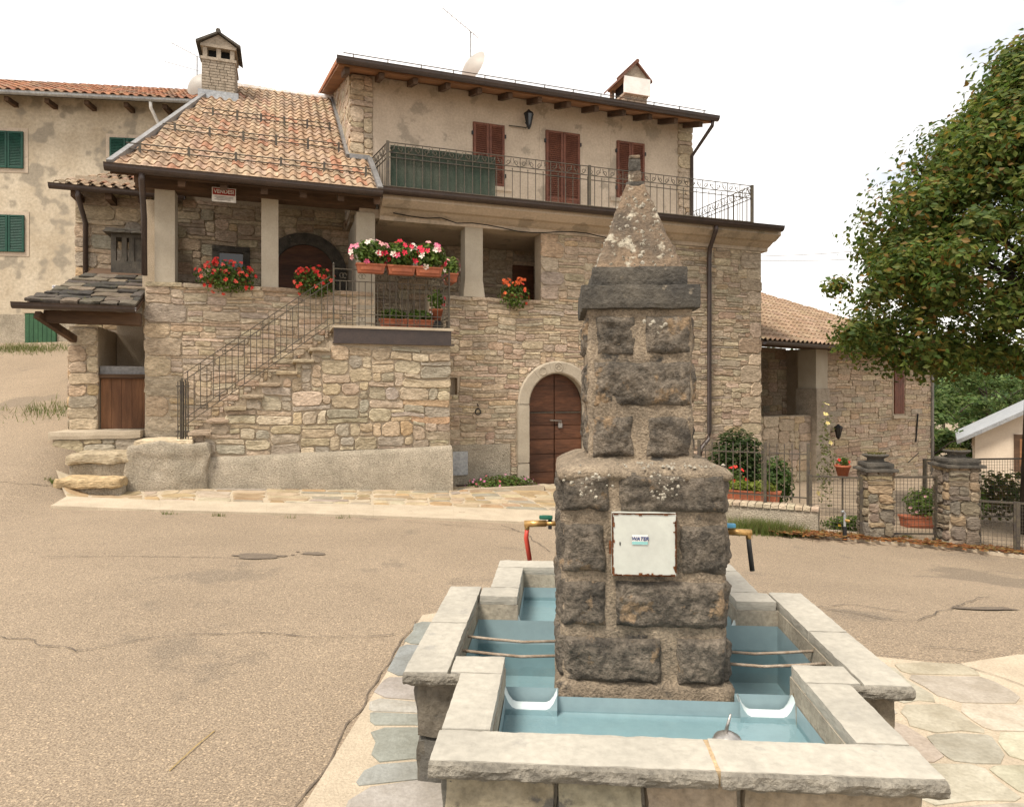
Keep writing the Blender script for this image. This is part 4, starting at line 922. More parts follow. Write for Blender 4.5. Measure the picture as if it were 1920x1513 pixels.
# pillar
def rockface(x0, x1, z0, z1, proud, seed, f):
    # rough quarry-faced block; f maps (along, out, z) to fountain space
    nx_ = max(6, int((x1 - x0) / .011)); nz_ = max(6, int((z1 - z0) / .011)); vs = []
    for j in range(nz_ + 1):
        for i in range(nx_ + 1):
            x = x0 + (x1 - x0) * i / nx_; z = z0 + (z1 - z0) * j / nz_
            ed = min(x - x0, x1 - x, z - z0, z1 - z); ff = min(1, ed / .035) ** .8
            g = Vector((x * 5 + seed, z * 5, seed * 1.7)); n1 = noise.noise(g); n2 = noise.noise(g * 3.1); n3 = noise.noise(g * 8); rd = abs(noise.noise(g * 1.6 + Vector((3, 1, 0))))
            out = -.006 + ff * max(.006, proud + .016 * n1 + .014 * n2 + .009 * n3 - .07 * max(0, .12 - rd))
            if ed < .001: out = -.03
            jx = .012 * noise.noise(Vector((x * 14, z * 14, seed))) ; vs.append(f(x + jx, out, z + .012 * noise.noise(Vector((x * 14, z * 14, seed + 5)))))
    mb = MB().add(vs, [(j * (nx_ + 1) + i, j * (nx_ + 1) + i + 1, (j + 1) * (nx_ + 1) + i + 1, (j + 1) * (nx_ + 1) + i) for j in range(nz_) for i in range(nx_)])
    return mb.build('rock_block', 'pillar_rock', fo, True)
def sqloft(prof, ns, amp, fr, seed=0, taper=0):
    mb = MB(); vs = []
    for rr, z in prof:
        for k in range(4 * ns):
            sd_, t = divmod(k, ns); t = t / ns * 2 - 1
            x, y = ((t, -1), (1, t), (-t, 1), (-1, -t))[sd_]; cr_ = 1 - .03 * (abs(t) > .97)
            p = Vector((x * rr * cr_, y * rr * cr_, z)); p += amp * (noise.noise_vector(p * fr + Vector((seed, 0, 0))) + .6 * noise.noise_vector(p * fr * 3)); vs.append(p)
    n = 4 * ns
    mb.add(vs, [(i * n + k, i * n + (k + 1) % n, (i + 1) * n + (k + 1) % n, (i + 1) * n + k) for i in range(len(prof) - 1) for k in range(n)] + [tuple((len(prof) - 1) * n + k for k in range(n))])
    return mb
P1, P2 = .395, .262
def lin(a, b, n): return [a + (b - a) * k / n for k in range(n + 1)]
sqloft([(P1 + .03, .30), (P1 + .03, .385), (P1 + .012, .40)] + [(P1, z) for z in lin(.42, 1.385, 40)], 34, .010, 11, 1).build('pillar_core', 'pillar_mortar', fo, True)
sqloft([(P1 - .01, 1.36), (P1 + .018, 1.385), (P1 + .022, 1.41), (P1 + .0, 1.43), (.36, 1.445), (.32, 1.457), (P2, 1.47)], 30, .014, 9, 2).build('pillar_ledge', 'pillar_mortar', fo, True)
sqloft([(P2, z) for z in lin(1.44, 2.22, 34)], 24, .009, 12, 3).build('upper_core', 'pillar_mortar', fo, True)
def side(q, rr):
    if q == 0: return lambda x, o, z: (x, -rr - o, z)
    if q == 1: return lambda x, o, z: (rr + o, x, z)
    if q == 2: return lambda x, o, z: (-x, rr + o, z)
    return lambda x, o, z: (-rr - o, -x, z)
def fx(px): return (px - 1207) * .00255
def fz(py): return 1.8 - (py - 735) * .00255
front_low = [(1050, 1240, 1198, 1284), (1268, 1362, 1196, 1284), (1056, 1136, 1092, 1178), (1152, 1366, 1090, 1178), (1044, 1134, 985, 1076), (1276, 1360, 985, 1076), (1044, 1142, 888, 960), (1160, 1362, 886, 962)]
for i, (a, b, c, d) in enumerate(front_low): rockface(max(-.39, fx(a) - .006), min(.39, fx(b) + .006), fz(d) - .006, fz(c) + .006, .036, i + 1.3, side(0, P1))
for q in (1, 2, 3):
    for i, (z0, z1) in enumerate(((.41, .625), (.67, .90), (.945, 1.165), (1.22, 1.40))):
        sp = R.uniform(-.16, .16); rockface(-.392, sp - .02, z0, z1, .028, q * 9 + i, side(q, P1)); rockface(sp + .02, .392, z0, z1, .028, q * 9 + i + 4.4, side(q, P1))
def fx2(px): return (px - 1193) * .002656
def fz2(py): return 1.8 - (py - 735) * .002656
for i, (a, b, c, d) in enumerate([(1104, 1180, 780, 858), (1204, 1291, 780, 858), (1106, 1292, 678, 762), (1110, 1182, 592, 664), (1202, 1288, 592, 664)]): rockface(max(-.255, fx2(a) - .006), min(.255, fx2(b) + .006), fz2(d) - .006, fz2(c) + .006, .024, i + 20.3, side(0, P2))
for q in (1, 2, 3):
    for i, (z0, z1) in enumerate(((1.485, 1.69), (1.735, 1.95), (1.99, 2.185))):
        if i == 1: rockface(-.252, .252, z0, z1, .02, q * 5 + 40, side(q, P2))
        else: rockface(-.252, -.02, z0, z1, .02, q * 5 + i + 41, side(q, P2)); rockface(.02, .252, z0, z1, .02, q * 5 + i + 44, side(q, P2))
MB().rbox(-.295, .295, -.295, .295, 2.215, 2.335, .012, .03, .007, 9, 1).build('cap_slab', 'cap_rock', fo)
MB().rbox(-.24, .24, -.24, .24, 2.335, 2.435, .012, .03, .007, 9, 2).build('upper_cap_slab', 'cap_rock', fo)
sqloft([(.222 - (.222 - .047) * k / 30, 2.43 + .475 * k / 30) for k in range(31)], 16, .006, 14, 5).build('pyramid_top', 'spire_rock', fo, True)
m = MB(); m.rbox(-.05, .05, -.05, .05, 2.885, 2.925, .012, .03, .004, 12); m.build('finial_neck', 'cap_rock', fo)
MB().rbox(-.033, .033, -.033, .033, 2.925, 2.985, .006, .02, .003, 12).build('finial_base', 'spire_rock', fo); MB().rbox(-.03, .03, -.03, .03, 2.985, 3.05, .006, .02, .003, 12).build('finial', 'cap_rock', fo); MB().rbox(-.029, .029, -.029, .029, 3.05, 3.072, .006, .02, .002, 12).build('finial_top', 'spire_rock', fo)
# lichen: small crusts stuck to the stone
m = MB(); r = random.Random(3)
def crust(x, y, z, nrm, rr):
    nrm = Vector(nrm).normalized(); t1 = nrm.cross(Vector((.3, .2, .9))).normalized(); t2 = nrm.cross(t1); c = Vector((x, y, z)); n = 9
    vs = [c + nrm * .006] + [c + (t1 * math.cos(k / n * 6.283) + t2 * math.sin(k / n * 6.283)) * rr * r.uniform(.6, 1.25) - nrm * .004 for k in range(n)]; m.add(vs, [(0, k + 1, (k + 1) % n + 1) for k in range(n)])
for _ in range(150):
    k = r.random(); z = 2.44 + .44 * (1 - k) ** 1.6 if 0 else 2.44 + .42 * r.random() ** 1.5; hw = .222 - (z - 2.43) / .475 * .175; s_ = r.choice((0, 0, 0, 1, 3)); x = r.uniform(-.8, .9) * hw
    f = side(s_, hw + .004); crust(*f(x, 0, z), f(0, 1, .37) if 0 else Vector(f(0, 1, 0)) - Vector(f(0, 0, 0)) + Vector((0, 0, .37)), r.uniform(.004, .013))
for _ in range(55):
    x = r.gauss(.12, .16); y = r.uniform(-.43, -.30)
    if abs(x) < .42: crust(x, y, 1.44 + (y + .36) * .15 + .008, (0, -.2, 1), r.uniform(.003, .010))
for _ in range(60): x = r.gauss(.1, .05) if r.random() < .6 else r.gauss(-.27, .07); crust(x, -.452 - .01 * r.random(), r.uniform(1.29, 1.42), (0, -1, .1), r.uniform(.003, .010))
for _ in range(9): crust(r.gauss(.06, .05), -P2 - .03, 2.13 + r.gauss(0, .02), (0, -1, .1), r.uniform(.005, .016))
m.build('lichen', 'lichen', fo, kind='stuff')
# metal hatch with sticker
hx0, hx1, hz0, hz1 = fx(1146), fx(1265), fz(1077), fz(960); hy = -P1 - .045
hatch = MB().rbox(hx0, hx1, hy, -P1 + .02, hz0, hz1, .004, .05, .0015, 8).build('meter_hatch', 'panel_paint', fo, label='pale rusty edged metal hatch with small sticker')
m = MB(); r = random.Random(8)
for k in range(330):
    sd_ = r.randrange(4); t = r.random(); wd = r.uniform(.002, .008) * (2 if r.random() < .1 else 1); l_ = r.uniform(.006, .03)
    x0, z0 = (hx0 + t * (hx1 - hx0 - l_), (hz0, hz1 - wd)[sd_ % 2]) if sd_ < 2 else ((hx0, hx1 - wd)[sd_ % 2], hz0 + t * (hz1 - hz0 - l_))
    a, b = (l_, wd) if sd_ < 2 else (wd, l_); m.add([(x0, hy - .0022, z0), (x0 + a, hy - .0022, z0), (x0 + a, hy - .0022, z0 + b), (x0, hy - .0022, z0 + b)], [(0, 1, 2, 3)])
m.build('rust_edge', 'rust', hatch, kind='stuff')
MB().box(hx0 - .012, hx0 - .001, hy + .012, hy + .03, hz0 + .10, hz0 + .16).build('hinge', 'rust', hatch)
MB().box(hx0 + .036, hx0 + .041, hy - .003, hy, hz0 + .145, hz0 + .16).build('keyhole', 'black', hatch)
sx0, sx1, sz = fx(1183), fx(1212), fz(1018)
MB().add([(sx0, hy - .003, sz - .002), (sx1, hy - .003, sz - .002), (sx1, hy - .003, sz + .046), (sx0, hy - .003, sz + .046)], [(0, 1, 2, 3)]).build('sticker', 'white_print', hatch)
MB().add([(sx0, hy - .0045, sz), (sx1, hy - .0045, sz), (sx1, hy - .0045, sz + .014), (sx0, hy - .0045, sz + .014)], [(0, 1, 2, 3)]).build('sticker_band', 'aqua_print', hatch)
def text(body, size, m_, parent, loc, rot=(rad(90), 0, 0), name='lettering', shear=0, sx=1):
    cu_ = bpy.data.curves.new(name, 'FONT'); cu_.body = body; cu_.size = size; cu_.align_x = 'CENTER'; cu_.align_y = 'CENTER'; cu_.shear = shear; cu_.extrude = .0008; cu_.offset = size * .02
    t = bpy.data.objects.new('tmp', cu_); me = bpy.data.meshes.new_from_object(t); bpy.data.objects.remove(t)
    me.materials.clear(); me.materials.append(MT[m_]); o = bpy.data.objects.new(name, me); COL.objects.link(o); o.parent = parent; o.location = loc; o.rotation_euler = rot; o.scale = (sx, 1, 1); return o
text('WATER', .024, 'blue_print', hatch, ((sx0 + sx1) / 2, hy - .0055, sz + .027), shear=.25)
# taps
def tap(s_, y, z, lever, hose, hl):
    t = MB(); X = s_ * (P1 + .0); t.tube([(X, y, z), (X + s_ * .10, y, z)], .014, 8); t.tube([(X + s_ * .08, y, z), (X + s_ * .2, y, z - .004)], .018, 8); t.tube([(X + s_ * .185, y, z), (X + s_ * .185, y, z - .035)], .014, 8)
    o = t.build('tap', 'brass', fo, True); MB().rbox(*sorted((X + s_ * .045, X + s_ * .12)), y - .015, y + .015, z + .02, z + .045, .008, .03, 0).build('tap_lever', lever, o); MB().box(*sorted((X + s_ * .05, X + s_ * .07)), y - .01, y + .01, z - .03, z + .03).build('tap_stem', 'dark_iron', o)
    MB().tube([(X + s_ * (.185 - .0), y, z - .03), (X + s_ * .19, y, z - .08), (X + s_ * (.19 + hl), y - .01, z - .2)], .013, 8).build('hose', hose, o, True)
tap(-1, 0, 1.085, 'green_plastic', 'red_rubber', -.02); tap(1, -.08, 1.07, 'blue_plastic', 'black_rubber', .012)
for s_ in (-1, 1):
    for y in ((-.02, -.22) if s_ < 0 else (-.10, -.26)):
        MB().tube([(s_ * (P1 - .02), y, .455), (s_ * .6, y - .012, .448), (s_ * .75, y, .453), (s_ * (iwx + .02), y + .015, .462)], .0075, 7).build('iron_rod', 'rust_rod', fo, True) if 'rust_rod' in MT else (mat('rust_rod', (.36, .30, .235), (.22, .16, .11), 20, .9, .5, 80), MB().tube([(s_ * (P1 - .02), y, .455), (s_ * .6, y - .012, .448), (s_ * .75, y, .453), (s_ * (iwx + .02), y + .015, .462)], .0075, 7).build('iron_rod', 'rust_rod', fo, True))
m = MB(); dx, dy = .235, -1.04; m.lathe([(.062, 0), (.06, .03), (.047, .055), (.02, .07), (0, .072)], (dx, dy, FZ + .13), 14); m.tube([(dx, dy, FZ), (dx, dy, FZ + .13)], .02, 8); m.tube([(dx - .012, dy, FZ + .18), (dx + .012, dy, FZ + .27)], .009, 6, r2=.004); m.build('overflow_cap', 'steel', fo, True)

# ---------------------------------------------------------------- paving round the fountain
ap = [(-.95, 1.0), (-.90, 2.9), (-.72, 5.35), (-.45, 5.5), (1.2, 5.45), (2.35, 4.55), (2.9, 4.38), (3.45, 4.55), (6, 4.4), (6, 1.0)]
def flat(name, pl, z, m_, th=.15): return MB().add([(x, y, z) for x, y in pl] + [(x, y, z - th) for x, y in pl], [tuple(range(len(pl)))[::-1] if 0 else tuple(range(len(pl)))] + [(i, len(pl) + i, len(pl) + (i + 1) % len(pl), (i + 1) % len(pl)) for i in range(len(pl))]).build(name, m_)
apron = flat('fountain_apron', ap[::-1], .012, 'cream_concrete'); apron['kind'] = 'structure'
apron.data.flip_normals()
r = random.Random(14)
SL = [((.235, .25, .235), 4), ((.28, .285, .255), 3), ((.36, .35, .30), 2), ((.22, .215, .19), 1.5)]
SLR = [((.41, .365, .29), 3), ((.43, .38, .30), 3), ((.385, .35, .285), 2)]
def in_f(x, y, o=.02):
    p = Vector((x - FX, y - FY)); c, s_ = math.cos(-FA), math.sin(-FA); lx, ly = p.x * c - p.y * s_, p.x * s_ + p.y * c
    return (abs(lx) < HWx - o and abs(ly) < HWy - o) or (abs(lx) < WX - o and abs(ly) < WY - o)
for rect, pl in (((-.75, .9, 1.0, 5.2), SL), ((1.4, 3.0, 1.0, 4.35), SLR), ((3.0, 5.6, 1.0, 3.0), SLR)):
    for rc_ in pack(*rect, .17, .17, lambda x, y: in_f(x, y, .2), (2, 2, 3, 4), (1, 2, 2, 3), r):
        vs, fs, ar = stone_geo(rc_, .006, .009, r, .11, 1.2, seed=2.2, cmax=.3); MB().add([(x, z, .014 - y * .999 if y < .02 else -.02) for x, y, z in vs], fs, rc(pick(pl, r), .1, r)).build('flagstone', 'flag', apron)
def edge_strip(mb, pts, w0, z):
    pass
grit = MB(); r = random.Random(15)       # crumbled asphalt edge along the apron
ribbon(grit, [(-.97, 1.0), (-.93, 2.9), (-.76, 5.3), (-.6, 5.5), (-.45, 5.56)], .006, .008, r); ribbon(grit, [(2.3, 4.65), (2.6, 4.48), (2.92, 4.42), (2.98, 4.3), (3.2, 3.9), (3.7, 3.3), (4.2, 2.8)], .005, .020, r)
grit.build('crumbled_edge', 'stain', apron, kind='stuff')

# ---------------------------------------------------------------- plants
def leafcloud(mb, n, cen, rx, ry, rz, size, cols, r, shell=.35, up=.3):
    for _ in range(n):
        d = Vector((r.gauss(0, 1), r.gauss(0, 1), r.gauss(0, 1))).normalized() * (shell + (1 - shell) * r.random()) ; p = Vector((cen[0] + d.x * rx, cen[1] + d.y * ry, cen[2] + d.z * rz))
        nrm = (d + Vector((r.gauss(0, .5), r.gauss(0, .5), up + r.gauss(0, .5)))).normalized(); a = nrm.cross(Vector((r.random(), r.random(), r.random())) + Vector((.1, 0, 0))).normalized(); b = nrm.cross(a); s = size * r.uniform(.6, 1.3)
        mb.add([p - a * s * .5, p + b * s * .36 + nrm * s * .1, p + a * s * .6, p - b * s * .36 + nrm * s * .1], [(0, 1, 2, 3)], rc(r.choice(cols), .25, r))
def flowers(mb, n, cen, rx, ry, rz, size, cols, r, zlo=-1):
    for _ in range(n):
        d = Vector((r.gauss(0, 1), r.gauss(0, 1) - .5, r.gauss(0, 1) + .25)).normalized(); p = Vector((cen[0] + d.x * rx, cen[1] + d.y * ry, cen[2] + d.z * rz)); c = r.choice(cols)
        nrm = (d + Vector((0, -.8, .2))).normalized(); a = nrm.cross(Vector((0, .2, 1))).normalized(); b = nrm.cross(a)
        for k in range(5):
            t = k / 5 * 6.283 + r.random() * .4; u = a * math.cos(t) + b * math.sin(t); w2 = a * -math.sin(t) + b * math.cos(t); s = size * r.uniform(.8, 1.2)
            mb.add([p, p + u * s * .6 + w2 * s * .35 + nrm * s * .2, p + u * s + nrm * s * .1, p + u * s * .6 - w2 * s * .35 + nrm * s * .2], [(0, 1, 2, 3)], rc(c, .18, r))
GL = [(.10, .17, .028), (.14, .21, .035), (.07, .12, .022), (.17, .23, .05)]
RED = [(.55, .02, .018), (.62, .045, .03), (.60, .09, .06)]
MAND = [(.50, .012, .04), (.58, .02, .06), (.62, .20, .28), (.70, .60, .52), (.62, .10, .20), (.70, .33, .33)]
def hw3(u, v, z): x, y = h2w(u, v); return (x, y, z)
def box_planter(t, L_=.52, wd=.18, h=.17, z=0):
    q = MB(); q.hexa([(-L_ / 2 + .03, -wd / 2 + .02, z), (L_ / 2 - .03, -wd / 2 + .02, z), (L_ / 2 - .03, wd / 2 - .02, z), (-L_ / 2 + .03, wd / 2 - .02, z), (-L_ / 2, -wd / 2, z + h - .03), (L_ / 2, -wd / 2, z + h - .03), (L_ / 2, wd / 2, z + h - .03), (-L_ / 2, wd / 2, z + h - .03)])
    q.box(-L_ / 2 - .012, L_ / 2 + .012, -wd / 2 - .012, wd / 2 + .012, z + h - .03, z + h); q.box(-L_ / 2 + .07, L_ / 2 - .07, -wd / 2 - .004, -wd / 2 + .02, z + .05, z + .11); q.build('planter', 'terracotta', t)
def plant(name, label, cat, loc, rz, nl, cen, rad3, leaf, lc, nf, fs_, fc, planter=None, group=None, seed=0, shell=.35, up=.3):
    r = random.Random(seed); t = thing(name, label, cat, loc, rz, group)
    if planter == 'box': box_planter(t)
    elif planter == 'longbox': box_planter(t, .75, .24, .22)
    elif planter == 'pot': MB().lathe([(.08, 0), (.13, .2), (.145, .2), (.145, .24), (.12, .24), (.11, .21)], n=16).build('planter', 'terracotta', t, True)
    m = MB(); leafcloud(m, nl, cen, *rad3, leaf, lc, r, shell, up); m.build('foliage', 'leaf', t)
    if nf: m = MB(); flowers(m, nf, cen, rad3[0] * 1.02, rad3[1] * 1.02, rad3[2] * 1.02, fs_, fc, r); m.build('blossoms', 'flower', t)
    return t
rz0 = FL + 1.0
for i, (px, lab) in enumerate(((695, 'mandevilla box with white and dark red flowers, first on the landing rail beside the stairs'), (752, 'mandevilla box full of red flowers in the middle of the landing rail'), (803, 'mandevilla box with pink and red flowers at the corner of the landing rail'))):
    u = HU(px, SV - .12); plant('flower_box', lab, 'flower box', hw3(u, SV - .12, rz0 - .03), HA, 620, (0, .02, .38), (.36, .2, .27), .08, GL, (20, 22, 22)[i], .064, ([MAND[0], MAND[3], MAND[2], MAND[5], MAND[4]], MAND[:2] + [MAND[0]] + MAND[3:5], MAND)[i], 'box', 'flower boxes hung on the landing rail', 50 + i)
plant('flower_box', 'mandevilla box with trailing stems on the side rail of the landing', 'flower box', hw3(LU1 + .1, -.35, rz0 - .05), HA + rad(90), 420, (0, 0, .3), (.3, .18, .26), .07, GL, 18, .045, MAND[2:], 'box', seed=57)
for i, (px, lab) in enumerate(((738, 'terracotta box of leafy green plants on the landing floor'), (787, 'terracotta box with one white flower on the landing floor'))):
    plant('flower_box', lab, 'flower box', hw3(HU(px, SV + .2), SV + .2, 3.036), HA, 300, (0, 0, .25), (.26, .12, .12), .08, GL, 2 if i else 0, .06, [(.75, .72, .66)], 'box', 'planters on the landing floor', 60 + i)
plant('potted_plant', 'round terracotta pot raised in the landing corner with small red flower', 'potted plant', hw3(HU(818, SV + .3), SV + .3, 3.2), 0, 200, (0, 0, .42), (.17, .14, .2), .065, GL, 3, .04, MAND[:1], 'pot', seed=63)
MB().box(-.1, .1, -.1, .1, -.16, .0).build('pot_stand', 'dark_iron', bpy.data.objects['potted_plant'])
for i, (px, w_, lab, nf) in enumerate(((425, .5, 'red geraniums bushing over the wall ledge between the square pillars', 26), (590, .38, 'red geraniums hanging over the wall ledge behind the stair railing', 20), (962, .33, 'small orange geranium plant hanging over the right loggia ledge', 15))):
    t = plant('geranium', lab, 'geranium', hw3(HU(px, .05), .06, SILL + .012), HA, 1300 if i < 2 else 700, (0, -.06, .13 if i < 2 else .05), (w_ * 1.12, .22, .31), .055, GL, nf, .045, RED if i < 2 else [(.60, .11, .03), (.58, .06, .03)], seed=70 + i); 
    q = MB(); r = random.Random(80 + i)
    for _ in range(nf // 2):
        c = Vector((r.uniform(-w_, w_) * .85, -.12 + r.uniform(-.1, .1), .18 + r.uniform(0, .25)))
        flowers(q, 7, c, .045, .045, .04, .032, RED if i < 2 else [(.60, .11, .03)], r)
    q.build('flower_heads', 'flower', t, kind='stuff')
    MB().rbox(-w_ * .7, w_ * .7, -.02, .16, 0, .12, .02, .1, 0).build('trough', 'terracotta', t)
x, y = h2w(HU(945, -.5), -.5)
t = plant('flower_bed', 'low bed of succulents with pink flowers beside the arched door', 'flower bed', (x, y, gz(x, y) + .05), HA, 2600, (0, .15, .02), (.78, .42, .22), .05, GL + [(.16, .13, .05)], 26, .03, [(.50, .14, .28), (.55, .22, .32), (.45, .1, .12)], seed=90)
q = MB().box(-.95, .75, -.36, -.28, -.1, .06); q.build('brick_edging', 'cream_concrete', t)
MB().rbox(-.9, .8, -.3, .55, -.1, .03, .03, .2, .01).build('bed_soil', 'soil', t)
# ---------------------------------------------------------------- garden front on the right
lw0, lw1 = (3.0, 11.75), (4.95, 10.75); d = Vector((lw1[0] - lw0[0], lw1[1] - lw0[1], 0)); LW = d.length; la = math.atan2(d.y, d.x)
lw = thing('garden_wall', 'low plastered garden wall with brick coping under the picket fence', 'wall', (lw0[0], lw0[1], 0), la)
MB().rbox(0, LW, 0, .3, -.9, -.13, .02, .09, .015, 4).build('wall_body', 'roughcast', lw, True)
x = 0
while x < LW - .03: MB().rbox(x, min(x + .115, LW + .02), -.03, .34, -.13, -.07, .008, .1, .003, 9, int(x * 20), rc((.40, .335, .25), .08)).build('coping_brick', 'stone', lw); x += .122
pf = thing('picket_fence', 'grey iron picket fence standing on the low garden wall', 'fence', (lw0[0], lw0[1], -.07), la)
m = MB()
for z in (.12, .84): m.bar((-.4, .2, z), (LW - .15, .2, z), .03, .02)
m.build('rail', 'iron', pf)
q = MB(); q.bar((0, .2, .03), (0, .2, .98), .016); q.lathe([(.009, 0), (0, .04)], (0, .2, .98), 5); p0 = q.build('picket', 'iron', pf); p0.location.x = -.35
x = -.35 + .118
while x < LW - .18: c = p0.copy(); COL.objects.link(c); c.parent = pf; c.location = (x, 0, 0); x += .118
for x in (.25, 1.35, LW - .17): MB().box(x - .025, x + .025, .175, .225, 0, 1.02).build('post', 'iron', pf)
def mesh_panel(name, label, a, b, z0, z1, cell=.055, frame=True, cat='fence', diag=False):
    a = Vector((*a, 0)); b = Vector((*b, 0)); d = b - a; ln = d.length; t = thing(name, label, cat, (a.x, a.y, z0), math.atan2(d.y, d.x)); h = z1 - z0
    m = MB(); n = int(ln / cell)
    for k in range(1, n): m.bar((ln * k / n, 0, .03), (ln * k / n, 0, h - .02), .0045)
    n = int(h / cell)
    for k in range(1, n): m.bar((0, .004, h * k / n), (ln, .004, h * k / n), .0045)
    m.build('wire_mesh', 'iron', t, kind='stuff'); m = MB()
    for x in (0, ln): MB().bar((x, 0, -.05), (x, 0, h + .02), .05).build('post', 'dark_iron' if 0 else 'iron', t)
    m.bar((0, 0, h), (ln, 0, h), .03, .03); m.bar((0, 0, .02), (ln, 0, .02), .03, .03); m.build('frame', 'iron', t); return t
mesh_panel('mesh_fence', 'wire mesh fence panel between picket fence and first gate pillar', (4.9, 10.95), (5.62, 10.72), -.55, .42)
mesh_panel('garden_gate', 'framed wire mesh garden gate hung between the stone pillars', (6.08, 10.75), (6.83, 10.72), -.50, .43, cat='gate')
mesh_panel('mesh_fence', 'wire mesh fence running from the second gate pillar past the tree', (7.3, 10.42), (7.72, 10.22), -.72, .10); mesh_panel('mesh_fence', 'far end wire mesh fence panel under the tree by the road', (7.74, 10.2), (9.6, 9.5), -.78, .10)
mesh_panel('mesh_fence', 'tall wire mesh fence in front of the pale gabled house', (7.8, 12.6), (10.6, 12.9), -.6, .52)
MB().bar((6.1, 10.73, .05), (6.45, 10.73, .38), .025).build('gate_brace', 'iron', bpy.data.objects['garden_gate'])
for i, (x, y, hw_, z0, z1) in enumerate(((5.86, 10.75, .19, -.65, .66), (7.08, 10.62, .225, -.75, .74))):
    t = thing('gate_pillar', ('shorter stone gate pillar with flat round moss topped cap', 'taller stone gate pillar with stepped cap and urn shaped top')[i], 'gate pillar', (x, y, 0), rad(-6))
    for q in range(4):
        a = q * math.pi / 2; f = lambda x_, y_, z_, a=a: (x_ * math.cos(a) - (-hw_ + y_) * math.sin(a), x_ * math.sin(a) + (-hw_ + y_) * math.cos(a), z_)
        r = random.Random(60 + i * 9 + q)
        for rc_ in pack(-hw_, hw_, z0, z1 - .12, .07, .075, None, (2, 3, 4), (1, 2, 2, 3), r):
            vs, fs, ar = stone_geo(rc_, .035 * r.uniform(.6, 1.4), .008, r, .03, seed=q + 4); MB().add([f(*p) for p in vs], fs, rc(pick([((.19, .155, .115), 3), ((.15, .13, .105), 3), ((.23, .175, .115), 2)], r), .15, r)).build('stone', 'stone', t)
    MB().box(-hw_ + .012, hw_ - .012, -hw_ + .012, hw_ - .012, z0 - .2, z1 - .1).build('pillar_core', 'mortar', t)
    MB().rbox(-hw_ - .07, hw_ + .07, -hw_ - .07, hw_ + .07, z1 - .13, z1 - .075, .015, .06, .008).build('cap_slab', 'cap_rock', t); MB().rbox(-hw_ - .02, hw_ + .02, -hw_ - .02, hw_ + .02, z1 - .075, z1 + .02, .03, .06, .012).build('cap_step', 'cap_rock', t)
    MB().lathe([(.15, 0), (.125, .03), (.12, .06), (.185, .10), (.20, .115), (.19, .13), (.05, .14)], (0, 0, z1 + .01), 16).build('cap_urn', 'cap_rock', t, True)
    m = MB(); leafcloud(m, 160, (0, 0, z1 + .152), .17, .17, .015, .03, [(.14, .13, .04), (.18, .15, .05)], R); m.build('moss', 'leaf', t, kind='stuff')
gs = strip('gate_step', [(5.0, 10.6), (5.7, 10.4), (6.3, 10.35), (6.9, 10.3), (7.5, 9.95), (7.7, 9.9), (7.4, 10.5), (5.2, 11.2)], .05, 'cream_concrete'); gs['kind'] = 'structure'
strip('gravel_kerb', [(4.6, 10.9), (5.0, 10.62), (5.2, 11.2), (4.9, 11.3)], .04, 'grout')['kind'] = 'structure'
lit = MB(); r = random.Random(21)
for _ in range(1500):
    t = r.random(); x = 4.2 + 4.0 * t + r.gauss(0, .12); y = 10.72 - .2 * t - .55 * max(0, t - .35) + r.gauss(-.06, .13) - (.0); s = r.uniform(.03, .06); a = r.random() * 6.28; z = gz(x, y) + .06 + r.random() * .02
    ca, sa = math.cos(a) * s, math.sin(a) * s; lit.add([(x - ca, y - sa, z), (x + sa * .6, y - ca * .6, z + r.uniform(-.01, .02)), (x + ca, y + sa, z + .005), (x - sa * .6, y + ca * .6, z + r.uniform(-.01, .02))], [(0, 1, 2, 3)], rc(r.choice([(.30, .12, .04), (.36, .17, .06), (.22, .09, .04), (.30, .2, .08)]), .25, r))
lo = lit.build('leaf_litter', 'leaf'); lo['kind'] = 'stuff'; lo['label'] = 'dry orange fallen leaves along the road edge'; lo['category'] = 'leaves'
grs = MB()
def blades(mb, n, f, h, cols, r):
    for _ in range(n):
        x, y = f(); z = gz(x, y); hh = h * r.uniform(.4, 1.2); a = r.random() * 6.28; dx, dy = math.cos(a) * .006, math.sin(a) * .006; lx, ly = r.gauss(0, .4) * hh, r.gauss(0, .4) * hh
        mb.add([(x - dx, y - dy, z), (x + dx, y + dy, z), (x + lx, y + ly, z + hh)], [(0, 1, 2)], rc(r.choice(cols), .25, r))
GR = [(.12, .17, .035), (.16, .20, .05), (.22, .2, .08)]
blades(grs, 2600, lambda: (r.gauss(4.0, .32), r.gauss(10.75, .12)), .22, GR, r)
for px, py, n_ in ((315, 965, 25), (410, 968, 30), (545, 971, 12), (640, 972, 16), (100, 905, 90), (225, 868, 90), (205, 1000, 0), (110, 770, 500), (75, 656, 700), (20, 655, 600), (1700, 1010, 200), (1620, 1005, 120)):
    gx, gy = gp(px, py); k_ = .05 if py > 800 else .5; blades(grs, n_, lambda: (r.gauss(gx, k_), r.gauss(gy, k_ * .6)), .07 if py > 800 else .16, GR, r)
go = grs.build('grass_tufts', 'leaf'); go['kind'] = 'stuff'; go['label'] = 'tufts of green grass growing along wall feet and kerbs'; go['category'] = 'grass'
def garden_pt(px, Y): return ((px - 960) / 1250 * Y, Y)
x, y = garden_pt(1383, 14.2)
plant('rosemary_bush', 'dense dark green rosemary bush against the house corner', 'bush', (x, y, gz(x, y)), 0, 5200, (0, 0, .75), (.62, .55, .82), .085, [(.035, .065, .015), (.05, .085, .02), (.07, .10, .03)], 0, 0, None, seed=101, shell=.5, up=1.5)
x, y = garden_pt(1455, 12.6); plant('shrub', 'leafy green shrub behind the picket fence', 'shrub', (x, y, gz(x, y)), 0, 1100, (0, 0, .62), (.34, .3, .5), .08, [(.05, .10, .02), (.08, .13, .03)], 0, 0, None, seed=102)
